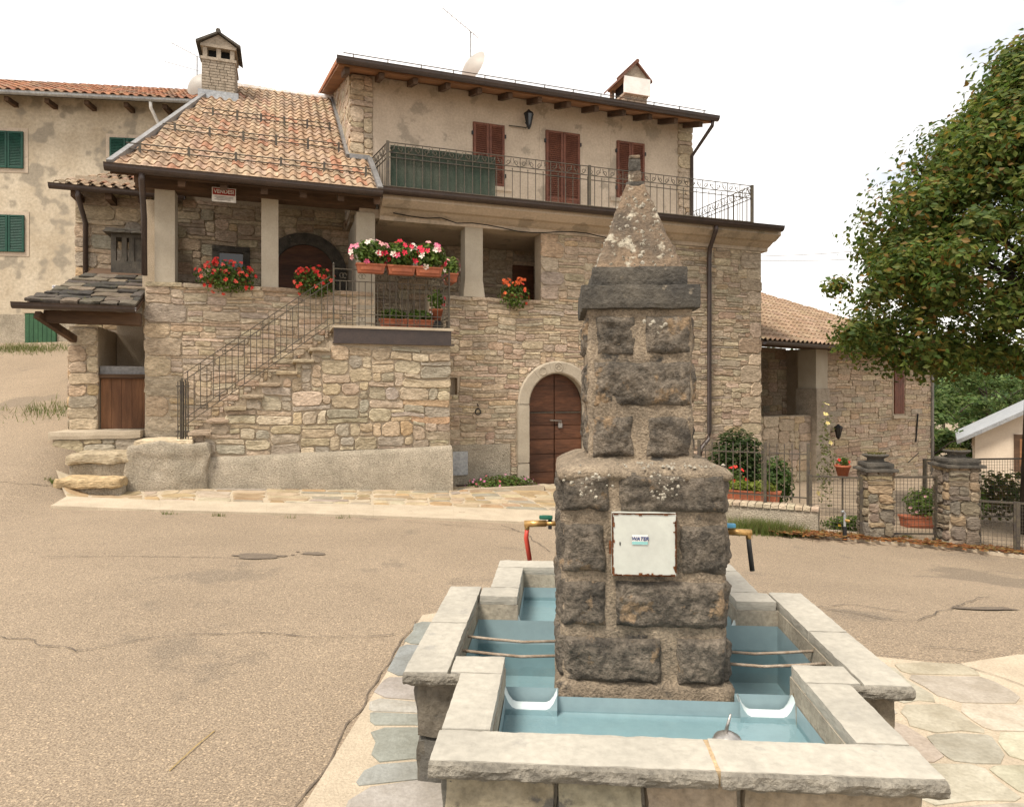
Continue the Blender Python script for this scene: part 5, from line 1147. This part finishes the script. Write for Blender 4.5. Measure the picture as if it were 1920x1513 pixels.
for i, (px, lab, fc, nf) in enumerate(((1383, 'terracotta planter with tall red flowers behind the pickets', RED, 10), (1420, 'terracotta planter of bright lime green leaves behind the pickets', RED, 0))):
    x, y = garden_pt(px, 11.75 - i * .15); plant('planter_box', lab, 'planter', (x, y, -.13), la, 420, (0, 0, .27), (.36, .15, .12), .06, [(.25, .30, .05), (.32, .36, .08), (.2, .26, .04)], 0, 0, None, 'longbox', seed=110 + i)
x, y = garden_pt(1378, 11.95); plant('red_salvia', 'cluster of bright red flowers on stems behind the planters', 'flowers', (x, y, gz(x, y)), 0, 260, (0, 0, .62), (.22, .16, .3), .05, GL, 26, .05, RED, seed=115)
x, y = garden_pt(1580, 12.6); plant('hanging_pot', 'terracotta pot with red geranium hanging behind the mesh fence', 'potted plant', (x, y, .18), 0, 140, (0, 0, .3), (.13, .1, .1), .05, GL, 6, .035, RED, 'pot', seed=116)
MB().bar((0, 0, -1.0), (0, 0, .0), .02).build('pot_pole', 'iron', bpy.data.objects['hanging_pot'])
x, y = garden_pt(1548, 12.9); plant('rose_stem', 'tall thin climbing rose with few pale blossoms by the porch pillar', 'rose', (x, y, gz(x, y)), 0, 260, (0, 0, 1.1), (.2, .15, 1.15), .06, [(.12, .14, .04), (.16, .16, .06)], 6, .05, [(.65, .6, .45), (.6, .5, .2)], seed=117)
x, y = garden_pt(1585, 11.4); plant('herb_bed', 'low green herb bed behind the standpipe', 'herb bed', (x, y, gz(x, y)), 0, 900, (0, 0, .12), (.42, .2, .14), .05, GL, 5, .03, [(.6, .35, .03)], seed=118)
for i, px in enumerate((1730, 1745, 1815)): x, y = garden_pt(px, 12.2 + i * .2); plant('garden_plant', ('terracotta planter with pale flowers seen through the gate', 'leafy green plant seen through the gate mesh', 'green bush beside the taller gate pillar')[i], 'plant', (x, y, gz(x, y)), 0, 500, (0, 0, .45), (.35, .3, .3), .07, GL, 8 if i == 0 else 0, .03, [(.55, .3, .3)], 'longbox' if i == 0 else None, seed=120 + i)
t = thing('standpipe', 'thin garden standpipe with white tap head in front of the mesh fence', 'standpipe', (4.97 + .28, 10.52, gz(5.25, 10.52)), 0)
MB().bar((0, 0, 0), (0, 0, .22), .05, .04).build('pipe_base', 'dark_iron', t); MB().tube([(0, 0, .2), (0, 0, .42), (-.03, -.01, .46), (-.06, -.02, .45)], .02, 8).build('pipe', 'galvanised', t); MB().tube([(0, -.01, .32), (.06, -.03, .31)], .022, 8).build('tap', 'brass', t)

# ---------------------------------------------------------------- annex on the right
AX, AY, AA = 6.9, 18.0, rad(35)
an = thing('stone_annex', 'low stone annex with brown tiled roof, open porch and closed red shutter', 'annex', (AX, AY, 0), AA)
r = random.Random(51); S1 = 9.6
def ah(u, z): return (2.9 > u) or (6.75 < u < 7.7 and .95 < z < 2.75)
masonry(an, [dict(rect=(2.9, S1, -1.6, 3.1), grid=(.1, .085), hole=ah, map=lambda x, y, z: (x, y, z), ws=(4, 5, 6, 7, 8), hs=(1, 1, 2, 2), pal=PAL, warp=.035),
             dict(rect=(-1, 2.9, -1.2, 3.1), grid=(.12, .1), map=lambda x, y, z: (x, y + 1.3, z), parts=False), dict(rect=(-1, 1.75, -1.2, 1.15), grid=(.12, .1), map=lambda x, y, z: (x, y - .2, z), ws=(4, 5, 6), hs=(2, 3), pal=PAL)], 52, 300)
m = MB(); m.box(2.9, S1, .012, .4, -2, 3.15); m.box(-1.5, 2.9, 1.312, 1.6, -2, 3.15); m.box(S1 - .3, S1, .4, 6, -2, 3.1); m.box(2.88, 3.1, .4, 1.4, -2, 3.1); m.build('annex_wall', 'mortar', an)
m = MB(); m.box(6.82, 7.62, -.02, .05, 1.02, 2.72); wn = m.build('window_frame', 'cream_concrete', an); MB().box(6.9, 7.55, -.05, -.02, 1.08, 2.7).build('shutter', 'shutter_brown', wn)
for k in range(5): MB().box(6.905 + k * .13, 7.02 + k * .13, -.062, -.05, 1.09, 2.69).build('board', 'shutter_brown', wn)
MB().box(6.75, 7.7, -.1, .02, .93, 1.02).build('window_sill', 'cream_concrete', wn)
m = MB(); m.box(1.75, 2.35, -.35, .2, 1.9, 3.0); m.build('porch_pillar', 'pillar_plaster', an); MB().rbox(1.7, 2.4, -.4, .25, -1.3, 1.9, .02, .15, .015, 3).build('porch_pillar_base', 'chimney_stone', an)
MB().box(-1, 1.75, -.188, .05, -1.2, 1.15).build('porch_parapet', 'mortar', an)
m = MB(); m.box(-1, 3.0, -.35, -.1, 3.0, 3.18); m.build('porch_beam', 'timber', an)
m = MB(); m.hexa([(-1.5, -.8, 2.98), (S1 + .4, -.5, 2.98), (S1 - 5.2, 5.5, 5.9), (-1.5, 5.5, 5.9), (-1.5, -.8, 3.08), (S1 + .4, -.5, 3.08), (S1 - 5.2, 5.5, 6.0), (-1.5, 5.5, 6.0)]); ar_ = m.build('annex_roof', 'timber', an)
rest = MB(); s = 0; asl = 2.92 / 6.15
while s < 6.0:
    v = -.82 + s; hi = S1 + .4 - s / 6.2 * 5.5; x = -1.4
    while x < hi - .12:
        t = tile_mesh(rc(pick([((.30, .215, .145), 3), ((.26, .18, .12), 3), ((.34, .25, .175), 2)], r), .1, r)); M4 = Matrix.Translation((x, v, 3.09 + (s) * asl)) @ Matrix.Rotation(math.atan(asl), 4, 'X'); rest.add([M4 @ Vector(p) for p in t.v], t.f, t.c[0]); x += TW
    s += .315
rest.build('roof_tiles', 'roof_tile', ar_, kind='stuff')
m = MB(); m.tube([(-1.4, 1.2, 3.95), (2.0, 1.3, 3.95), (4.5, -.3, 3.3)], .08, 6); m.build('hip_tiles', 'roof_tile', ar_)
gutter(-1.4, S1 + .3, -.86, 3.05, .08, an); MB().tube([(S1 - .05, -.85, 3.0), (S1 - .02, -.06, 2.6), (S1 - .02, -.06, -1.5)], .05, 8).build('drainpipe', 'galvanised', an, True)
MB().bar((8.35, -.06, .1), (8.5, -.06, 1.05), .035).build('shutter_bar', 'dark_iron', an)
def lantern(name, label, loc, rz, s=1.0):
    t = thing(name, label, 'lamp', loc, rz); m = MB(); m.bar((0, 0, 0), (0, -.18 * s, .05 * s), .02 * s); m.tube([(0, -.02 * s, -.12 * s), (0, -.12 * s, -.1 * s), (0, -.18 * s, .04 * s)], .009 * s, 5); m.build('bracket', 'dark_iron', t)
    m = MB(); m.lathe([(.02, .34), (.05, .30), (.12, .25), (.125, .23)], (0, -.2 * s, -.1 * s), 6); m.lathe([(.05, -.06), (.06, -.02), (.03, -.1)], (0, -.2 * s, -.1 * s), 6)
    for k in range(6): a = k * math.pi / 3; m.bar((.055 * math.cos(a), -.2 * s + .055 * math.sin(a), -.12 * s), (.11 * math.cos(a), -.2 * s + .11 * math.sin(a), .13 * s), .012)
    m.build('lantern_frame', 'dark_iron', t); MB().lathe([(.045, -.02), (.1, .23)], (0, -.2 * s, -.1 * s), 6).build('glass', 'glass', t); return t
x, y = h2w(HU(985, UV), UV - .01); lantern('wall_lantern', 'black iron lantern on the plaster wall under the eaves', (x, y, HZ(985, 232, UV)), HA, 1.1)
m = MB().bar((-.42, -.04, -.12), (0, -.04, -.12), .02); m.build('side_arm', 'iron', bpy.data.objects['wall_lantern'])
c, s_ = math.cos(AA), math.sin(AA); lantern('porch_lantern', 'small black lantern on the annex wall beside the porch pillar', (AX + 3.15 * c + .02 * s_, AY + 3.15 * s_ - .02 * c, .62), AA, 1.0)

# ---------------------------------------------------------------- old plastered house on the left
ob = thing('old_house', 'weathered cream plastered house with green shutters and orange tiled roof uphill', 'house', (-15.36, 20.0, 0), rad(7))
def OU(px): a = (px - 960) / 1250; c, s_ = math.cos(rad(7)), math.sin(rad(7)); t = (20 + 15.36 * s_ / c) / (1 - a * s_ / c); return (a * t + 15.36) / c
def OZ(px, py): a = (px - 960) / 1250; s_ = math.tan(rad(7)); t = (20 + 15.36 * s_) / (1 - a * s_); return 1.8 - (py - 735) / 1250 * t
o0, o1 = -6, 6.0
MB().box(o0, o1, 0, 8, 1.5, OZ(100, 196) + .27).build('wall', 'old_plaster', ob); MB().box(o0 + .01, OU(150), -.03, .1, 1.4, OZ(30, 590)).build('plinth', 'roughcast', ob)
MB().box(OU(50), OU(108), -.06, .02, 2.4, OZ(80, 588)).build('door', 'green_door', ob)
for k in range(7): a = OU(50) + k * (OU(108) - OU(50)) / 7; MB().box(a, a + (OU(108) - OU(50)) / 7 - .012, -.085, -.06, 2.4, OZ(80, 588) - .02).build('board', 'green_door', ob)
MB().box(OU(45), OU(113), -.10, .02, OZ(80, 588), OZ(80, 575)).build('door_lintel', 'grout', ob); text('22', .13, 'blue_print', ob, (OU(107), -.13, OZ(107, 541)))
MB().box(OU(102), OU(112), -.125, .0, OZ(107, 546), OZ(107, 536)).build('number_plate', 'white_metal', ob)
ez = OZ(100, 196)
for p0, p1, y0, y1 in ((-14, 45, 246, 315), (207, 268, 259, 312), (-14, 47, 403, 472), (-14, 45, 90, 90)):
    if y0 == y1: continue
    a, b = OU(p0), OU(p1); z0, z1 = OZ(p0, y1), OZ(p0, y0); wn = MB().box(a, b, -.02, .03, z0, z1).build('window', 'shutter_green', ob); cc = (a + b) / 2
    shutter(a, cc - .01, -.03, z0, z1, 'shutter_green', wn); shutter(cc + .01, b, -.03, z0, z1, 'shutter_green', wn); MB().box(a - .12, b + .12, -.015, .02, z0 - .12, z1 + .12).build('window_surround', 'plaster', wn)
MB().hexa([(o0, -.55, ez - .02), (o1 + .3, -.55, ez - .02), (o1 + .3, 3.5, ez + 1.98), (o0, 3.5, ez + 1.98), (o0, -.55, ez + .08), (o1 + .3, -.55, ez + .08), (o1 + .3, 3.5, ez + 2.08), (o0, 3.5, ez + 2.08)]).build('roof', 'timber', ob)
rest = MB(); r = random.Random(9)
for row in range(12):
    x = o0
    while x < o1 + .3:
        t = tile_mesh(rc(pick([((.38, .18, .10), 3), ((.33, .155, .09), 3), ((.29, .18, .115), 3), ((.20, .13, .09), 1)], r), .12, r), .26, .34); M4 = Matrix.Translation((x, -.6 + row * .32, ez + .12 + row * .32 * .494)) @ Matrix.Rotation(.459 + r.uniform(-.03, .03), 4, 'X'); rest.add([M4 @ Vector(p) for p in t.v], t.f, t.c[0]); x += .26
rest.build('roof_tiles', 'roof_tile', ob, kind='stuff'); gutter(o0, o1 + .3, -.66, ez + .04, .08, ob, m_='galvanised')
for k in range(9): MB().box(o0 + 2 + k * 1.1, o0 + 2.12 + k * 1.1, -.5, .0, ez - .16, ez - .03).build('rafter', 'timber', ob)
MB().tube([(OU(298), -.62, ez), (OU(298), -.6, ez - .2), (OU(303), -.08, ez - .6), (OU(303), -.08, ez - 1.6)], .05, 8).build('drainpipe', 'white_metal', ob, True)
c = MB(); zc = OZ(314, 182); c.box(OU(305), OU(326), 1.0, 1.5, ez, zc + .1); ch = c.build('chimney', 'chimney_stone', ob); MB().box(OU(303), OU(328), .98, 1.52, zc + .1, OZ(314, 158)).build('chimney_pot', 'white_metal', ch); MB().box(OU(300), OU(331), .92, 1.58, OZ(314, 157), OZ(314, 152)).build('chimney_cap', 'grey_metal', ch)
def dish(name, label, loc, rz, d_, tilt, aerial):
    t = thing(name, label, 'satellite dish', loc, rz); m = MB(); n = 16; vs = []
    for rr in (0, .25, .5, .75, 1): vs += [(rr * d_ / 2 * math.cos(k / n * 6.283), -.0 + (.2 * d_ * rr * rr), rr * d_ / 2 * math.sin(k / n * 6.283) * 1.08) for k in range(n)]
    m.add([(x, y - .15 * d_, z) for x, y, z in vs], [(i * n + k, i * n + (k + 1) % n, (i + 1) * n + (k + 1) % n, (i + 1) * n + k) for i in range(4) for k in range(n)]); rot = Matrix.Rotation(tilt[1], 4, 'Z') @ Matrix.Rotation(tilt[0], 4, 'X') @ Matrix.Rotation(math.pi, 4, 'Z')
    m.v = [tuple(rot @ Vector(p) + Vector((0, 0, .55))) for p in m.v]; m.build('reflector', 'dish', t, True)
    q = MB(); tip = rot @ Vector((0, .55 * d_, -.1)) + Vector((0, 0, .55)); q.tube([rot @ Vector((0, .05, -d_ / 2)) + Vector((0, 0, .55)), tip], .012, 5); q.tube([tip, tip + Vector((.05, 0, .03))], .03, 6); q.build('feed_arm', 'iron', t)
    q = MB(); q.tube([(0, .08, -.9), (0, .08, aerial and 1.45 or .6)], .02, 6); q.build('mast', 'galvanised', t)
    if aerial:
        q = MB(); q.tube([(-.75, -.1, 1.8), (.2, .1, 1.35)], .009, 4); 
        for k in range(9): p = Vector((-.75, -.1, 1.8)).lerp(Vector((.2, .1, 1.35)), k / 8); q.tube([p + Vector((0, -.12, 0)), p + Vector((0, .12, 0))], .005, 4)
        q.build('aerial', 'galvanised', t)
        if aerial == 2: q = MB(); q.tube([(-1.0, 0, 1.25), (.1, 0, .95)], .009, 4); q.build('lower_aerial', 'galvanised', t)
x, y = h2w(HU(884, 2.5), 2.5); dish('satellite_dish', 'white satellite dish with aerial on the upper roof', (x, y, HZ(884, 138, 2.5) - .38), HA, .85, (.35, rad(115)), 1)
dish('satellite_dish', 'white satellite dish and twin aerials behind the tiled roof chimney', (-10.05, 21.2, 11.05), 0, .75, (.3, rad(160)), 2)
# for sale sign
sg = thing('sale_sign', 'red and white sale notice hanging from the eave beam', 'sign', (*h2w(HU(420, -.1), -.1), HZ(420, 366, -.1)), HA)
MB().box(-.205, .205, 0, .012, -.13, .13).build('board', 'white_print', sg); MB().box(-.19, .19, -.003, .0, -.005, .118).build('red_field', 'red_print', sg); text('VENDESI', .098, 'white_print', sg, (0, -.005, .056), sx=.92)
m = MB()
for k in range(3): m.box(-.16 + .03 * (k == 1), .16 - .05 * (k == 2), -.003, -.0005, -.045 - k * .026, -.033 - k * .026)
m.build('small_print', 'grey_print', sg); m = MB()
for x in (-.15, .15): m.bar((x, .005, .13), (x, .005, .3), .006)
m.build('hanger', 'iron', sg)

# ---------------------------------------------------------------- far right: house, trees, hill, tree, cables
fh = thing('gabled_house', 'pale rendered gable house with grey sheet roof and brown window down the slope', 'house', (17.6, 24.3, 0), rad(-33))
MB().add([(-.6, 0, -6), (5, 0, -6), (5, 0, 3.2), (2.2, 0, 1.95 + .0), (-.6, 0, .25), (-.6, 6, -6), (5, 6, -6), (5, 6, 3.2), (2.2, 6, 1.95), (-.6, 6, .25)], [(0, 1, 2, 3, 4), (5, 9, 8, 7, 6), (0, 4, 9, 5), (4, 3, 8, 9), (3, 2, 7, 8)]).build('gable_wall', 'pale_render', fh)
MB().hexa([(-1.15, -.45, -.12), (4.2, -.45, 2.95), (4.2, 6.4, 2.95), (-1.15, 6.4, -.12), (-1.15, -.45, .03), (4.2, -.45, 3.10), (4.2, 6.4, 3.10), (-1.15, 6.4, .03)]).build('roof', 'galvanised', fh)
MB().box(.55, 2.1, -.06, .02, -1.05, .28).build('window', 'timber', fh); MB().box(.72, 1.95, -.08, -.05, -.85, .12).build('window_pane', 'soffit', fh)
def tree(name, label, loc, h, cr_, n, leaf, cols, seed, trunk_h, cat='tree', conical=False, trunk_r=.14, group=None):
    r = random.Random(seed); t = thing(name, label, cat, loc, 0, group); m = MB()
    m.tube([(0, 0, -1), (r.uniform(-.1, .1), 0, trunk_h * .5), (r.uniform(-.15, .15), r.uniform(-.1, .1), trunk_h), (0, 0, h * .85)], trunk_r, 9, r2=.02)
    cl = []; ncl = int(26 + n / 260)
    for k in range(ncl):
        f = r.random(); z = trunk_h * .8 + (h - trunk_h * .8) * f
        rr = cr_ * ((1 - f ** 1.6) * (.6 + .4 * min(1, f / .12)) if conical else math.sqrt(max(.03, 1 - (2 * f - .85) ** 2 / 1.4))) ; a = r.random() * 6.283; q = rr * math.sqrt(r.uniform(.15, 1)); p = Vector((q * math.cos(a), q * math.sin(a), z)); cl.append((p, min(1.1, cr_ * (r.choice((.08, .10, .12, .15, .19)) * r.uniform(.9, 1.2) if n > 20000 else r.uniform(.14, .24)))))
        if k % (11 if n > 20000 else 2) == 0 and (n < 20000 or z > trunk_h * 1.15): m.tube([(0, 0, max(trunk_h * .7, z - q * .6)), (p.x * .5, p.y * .5, z - q * .2), p], trunk_r * .3, 5, r2=.012)
    m.build('trunk', 'bark', t, True); m = MB(); 
    for p, cr2 in cl:
        tone = r.uniform(.75, 1.2); cc = [tuple(x * tone for x in c_) for c_ in cols]; leafcloud(m, n // ncl, p, cr2 * 1.15, cr2 * 1.15, cr2 * .8, leaf, cc, r, .25, .5)
    m.build('crown', 'leaf', t); return t
LT = [(.085, .14, .025), (.12, .17, .03), (.15, .18, .035), (.06, .105, .02), (.18, .19, .04)] * 4 + [(.26, .15, .025), (.21, .12, .03)]
tree('linden_tree', 'tall broad linden tree with yellowing green leaves beside the mesh fence', (9.47, 12.1, gz(9.5, 12)), 8.7, 3.75, 125000, .105, LT, 5, 3.95, conical=True, trunk_r=.27)
BG = [(.06, .11, .025), (.09, .14, .035), (.12, .16, .045)]
for i, (px, Y, h, cr_, lab) in enumerate(((1752, 29, 5.6, 2.2, 'bushy pale green tree just beyond the annex corner'), (1800, 33, 6.6, 2.6, 'rounded green tree behind the grey roof edge'), (1850, 36, 8.5, 2.8, 'thin stemmed tree rising behind the gabled house'), (1895, 38, 9.0, 2.8, 'tall open tree partly hidden by the linden'), (1770, 45, 7.0, 3.4, 'dark rounded tree lower on the slope'), (1830, 52, 9.0, 4., 'broad tree farthest down the slope'))):
    x, y = garden_pt(px, Y); tree('slope_tree', lab, (x, y, gz(x, y) - 3.5), h, cr_, 4200, .22, BG, 200 + i, h * .25, group='trees on the slope')
x, y = garden_pt(1880, 13.4); plant('vine_shrub', 'leafy shrub climbing the fence in front of the pale house', 'shrub', (x, y, gz(x, y)), 0, 900, (0, 0, .55), (.75, .3, .55), .1, [(.07, .11, .02), (.11, .13, .03), (.16, .12, .03)], 0, 0, None, seed=140)
hm = MB(); nx_, ny_ = 40, 26
hm.add([(-20 + 460 * i / nx_, 70 + 380 * j / ny_, -9 + 34 * math.exp(-((70 + 380 * j / ny_ - 300) / 130) ** 2) * (.7 + .5 * noise.noise(Vector((i * .22, j * .22, 0)))) + 1.2 * noise.noise(Vector((i * .9, j * .9, 4)))) for j in range(ny_ + 1) for i in range(nx_ + 1)], [(j * (nx_ + 1) + i, j * (nx_ + 1) + i + 1, (j + 1) * (nx_ + 1) + i + 1, (j + 1) * (nx_ + 1) + i) for j in range(ny_) for i in range(nx_)])
hill = hm.build('hill', 'meadow', smooth=True); hill['kind'] = 'structure'
wd = MB(); r = random.Random(33)
for _ in range(420):
    x, y = r.uniform(60, 330), r.uniform(95, 330); i_, j_ = (x + 20) / 460 * nx_, (y - 70) / 380 * ny_; z = -9 + 34 * math.exp(-((y - 300) / 130) ** 2) * (.7 + .5 * noise.noise(Vector((i_ * .22, j_ * .22, 0))))
    leafcloud(wd, 60, (x, y, z + 2.5), 3.4, 3.4, 3.2, 1.5, [(.06, .10, .035), (.08, .12, .045), (.05, .085, .035)], r, .5)
wo_ = wd.build('far_wood', 'leaf'); wo_['kind'] = 'stuff'; wo_['label'] = 'far wooded hillside seen past the annex'; wo_['category'] = 'wood'
for i, (za, zb, lab) in enumerate(((5.25, 6.35, 'upper thin overhead cable running from the house corner into the linden'), (5.15, 5.95, 'lower thin overhead cable running from the house corner into the linden'))):
    a = Vector((*h2w(UR, .6), za)); b = Vector((13.5, 13.6, zb)); tag(MB().tube([a.lerp(b, k / 14) + Vector((0, 0, -.5 * math.sin(k / 14 * math.pi))) for k in range(15)], .008, 4).build('overhead_cable', 'grey_metal'), lab, 'cable')
stw = MB(); x0, y0 = gp(318, 1447); x1, y1 = gp(402, 1372); stw.tube([(x0, y0, .006), ((x0 + x1) / 2, (y0 + y1) / 2 + .02, .01), (x1, y1, .006)], .0035, 4)
mat('straw', (.50, .36, .15), None, 9, .8, 0, 20); tag(stw.build('straw_stalk', 'straw'), 'single dry straw stalk lying on the asphalt', 'straw')
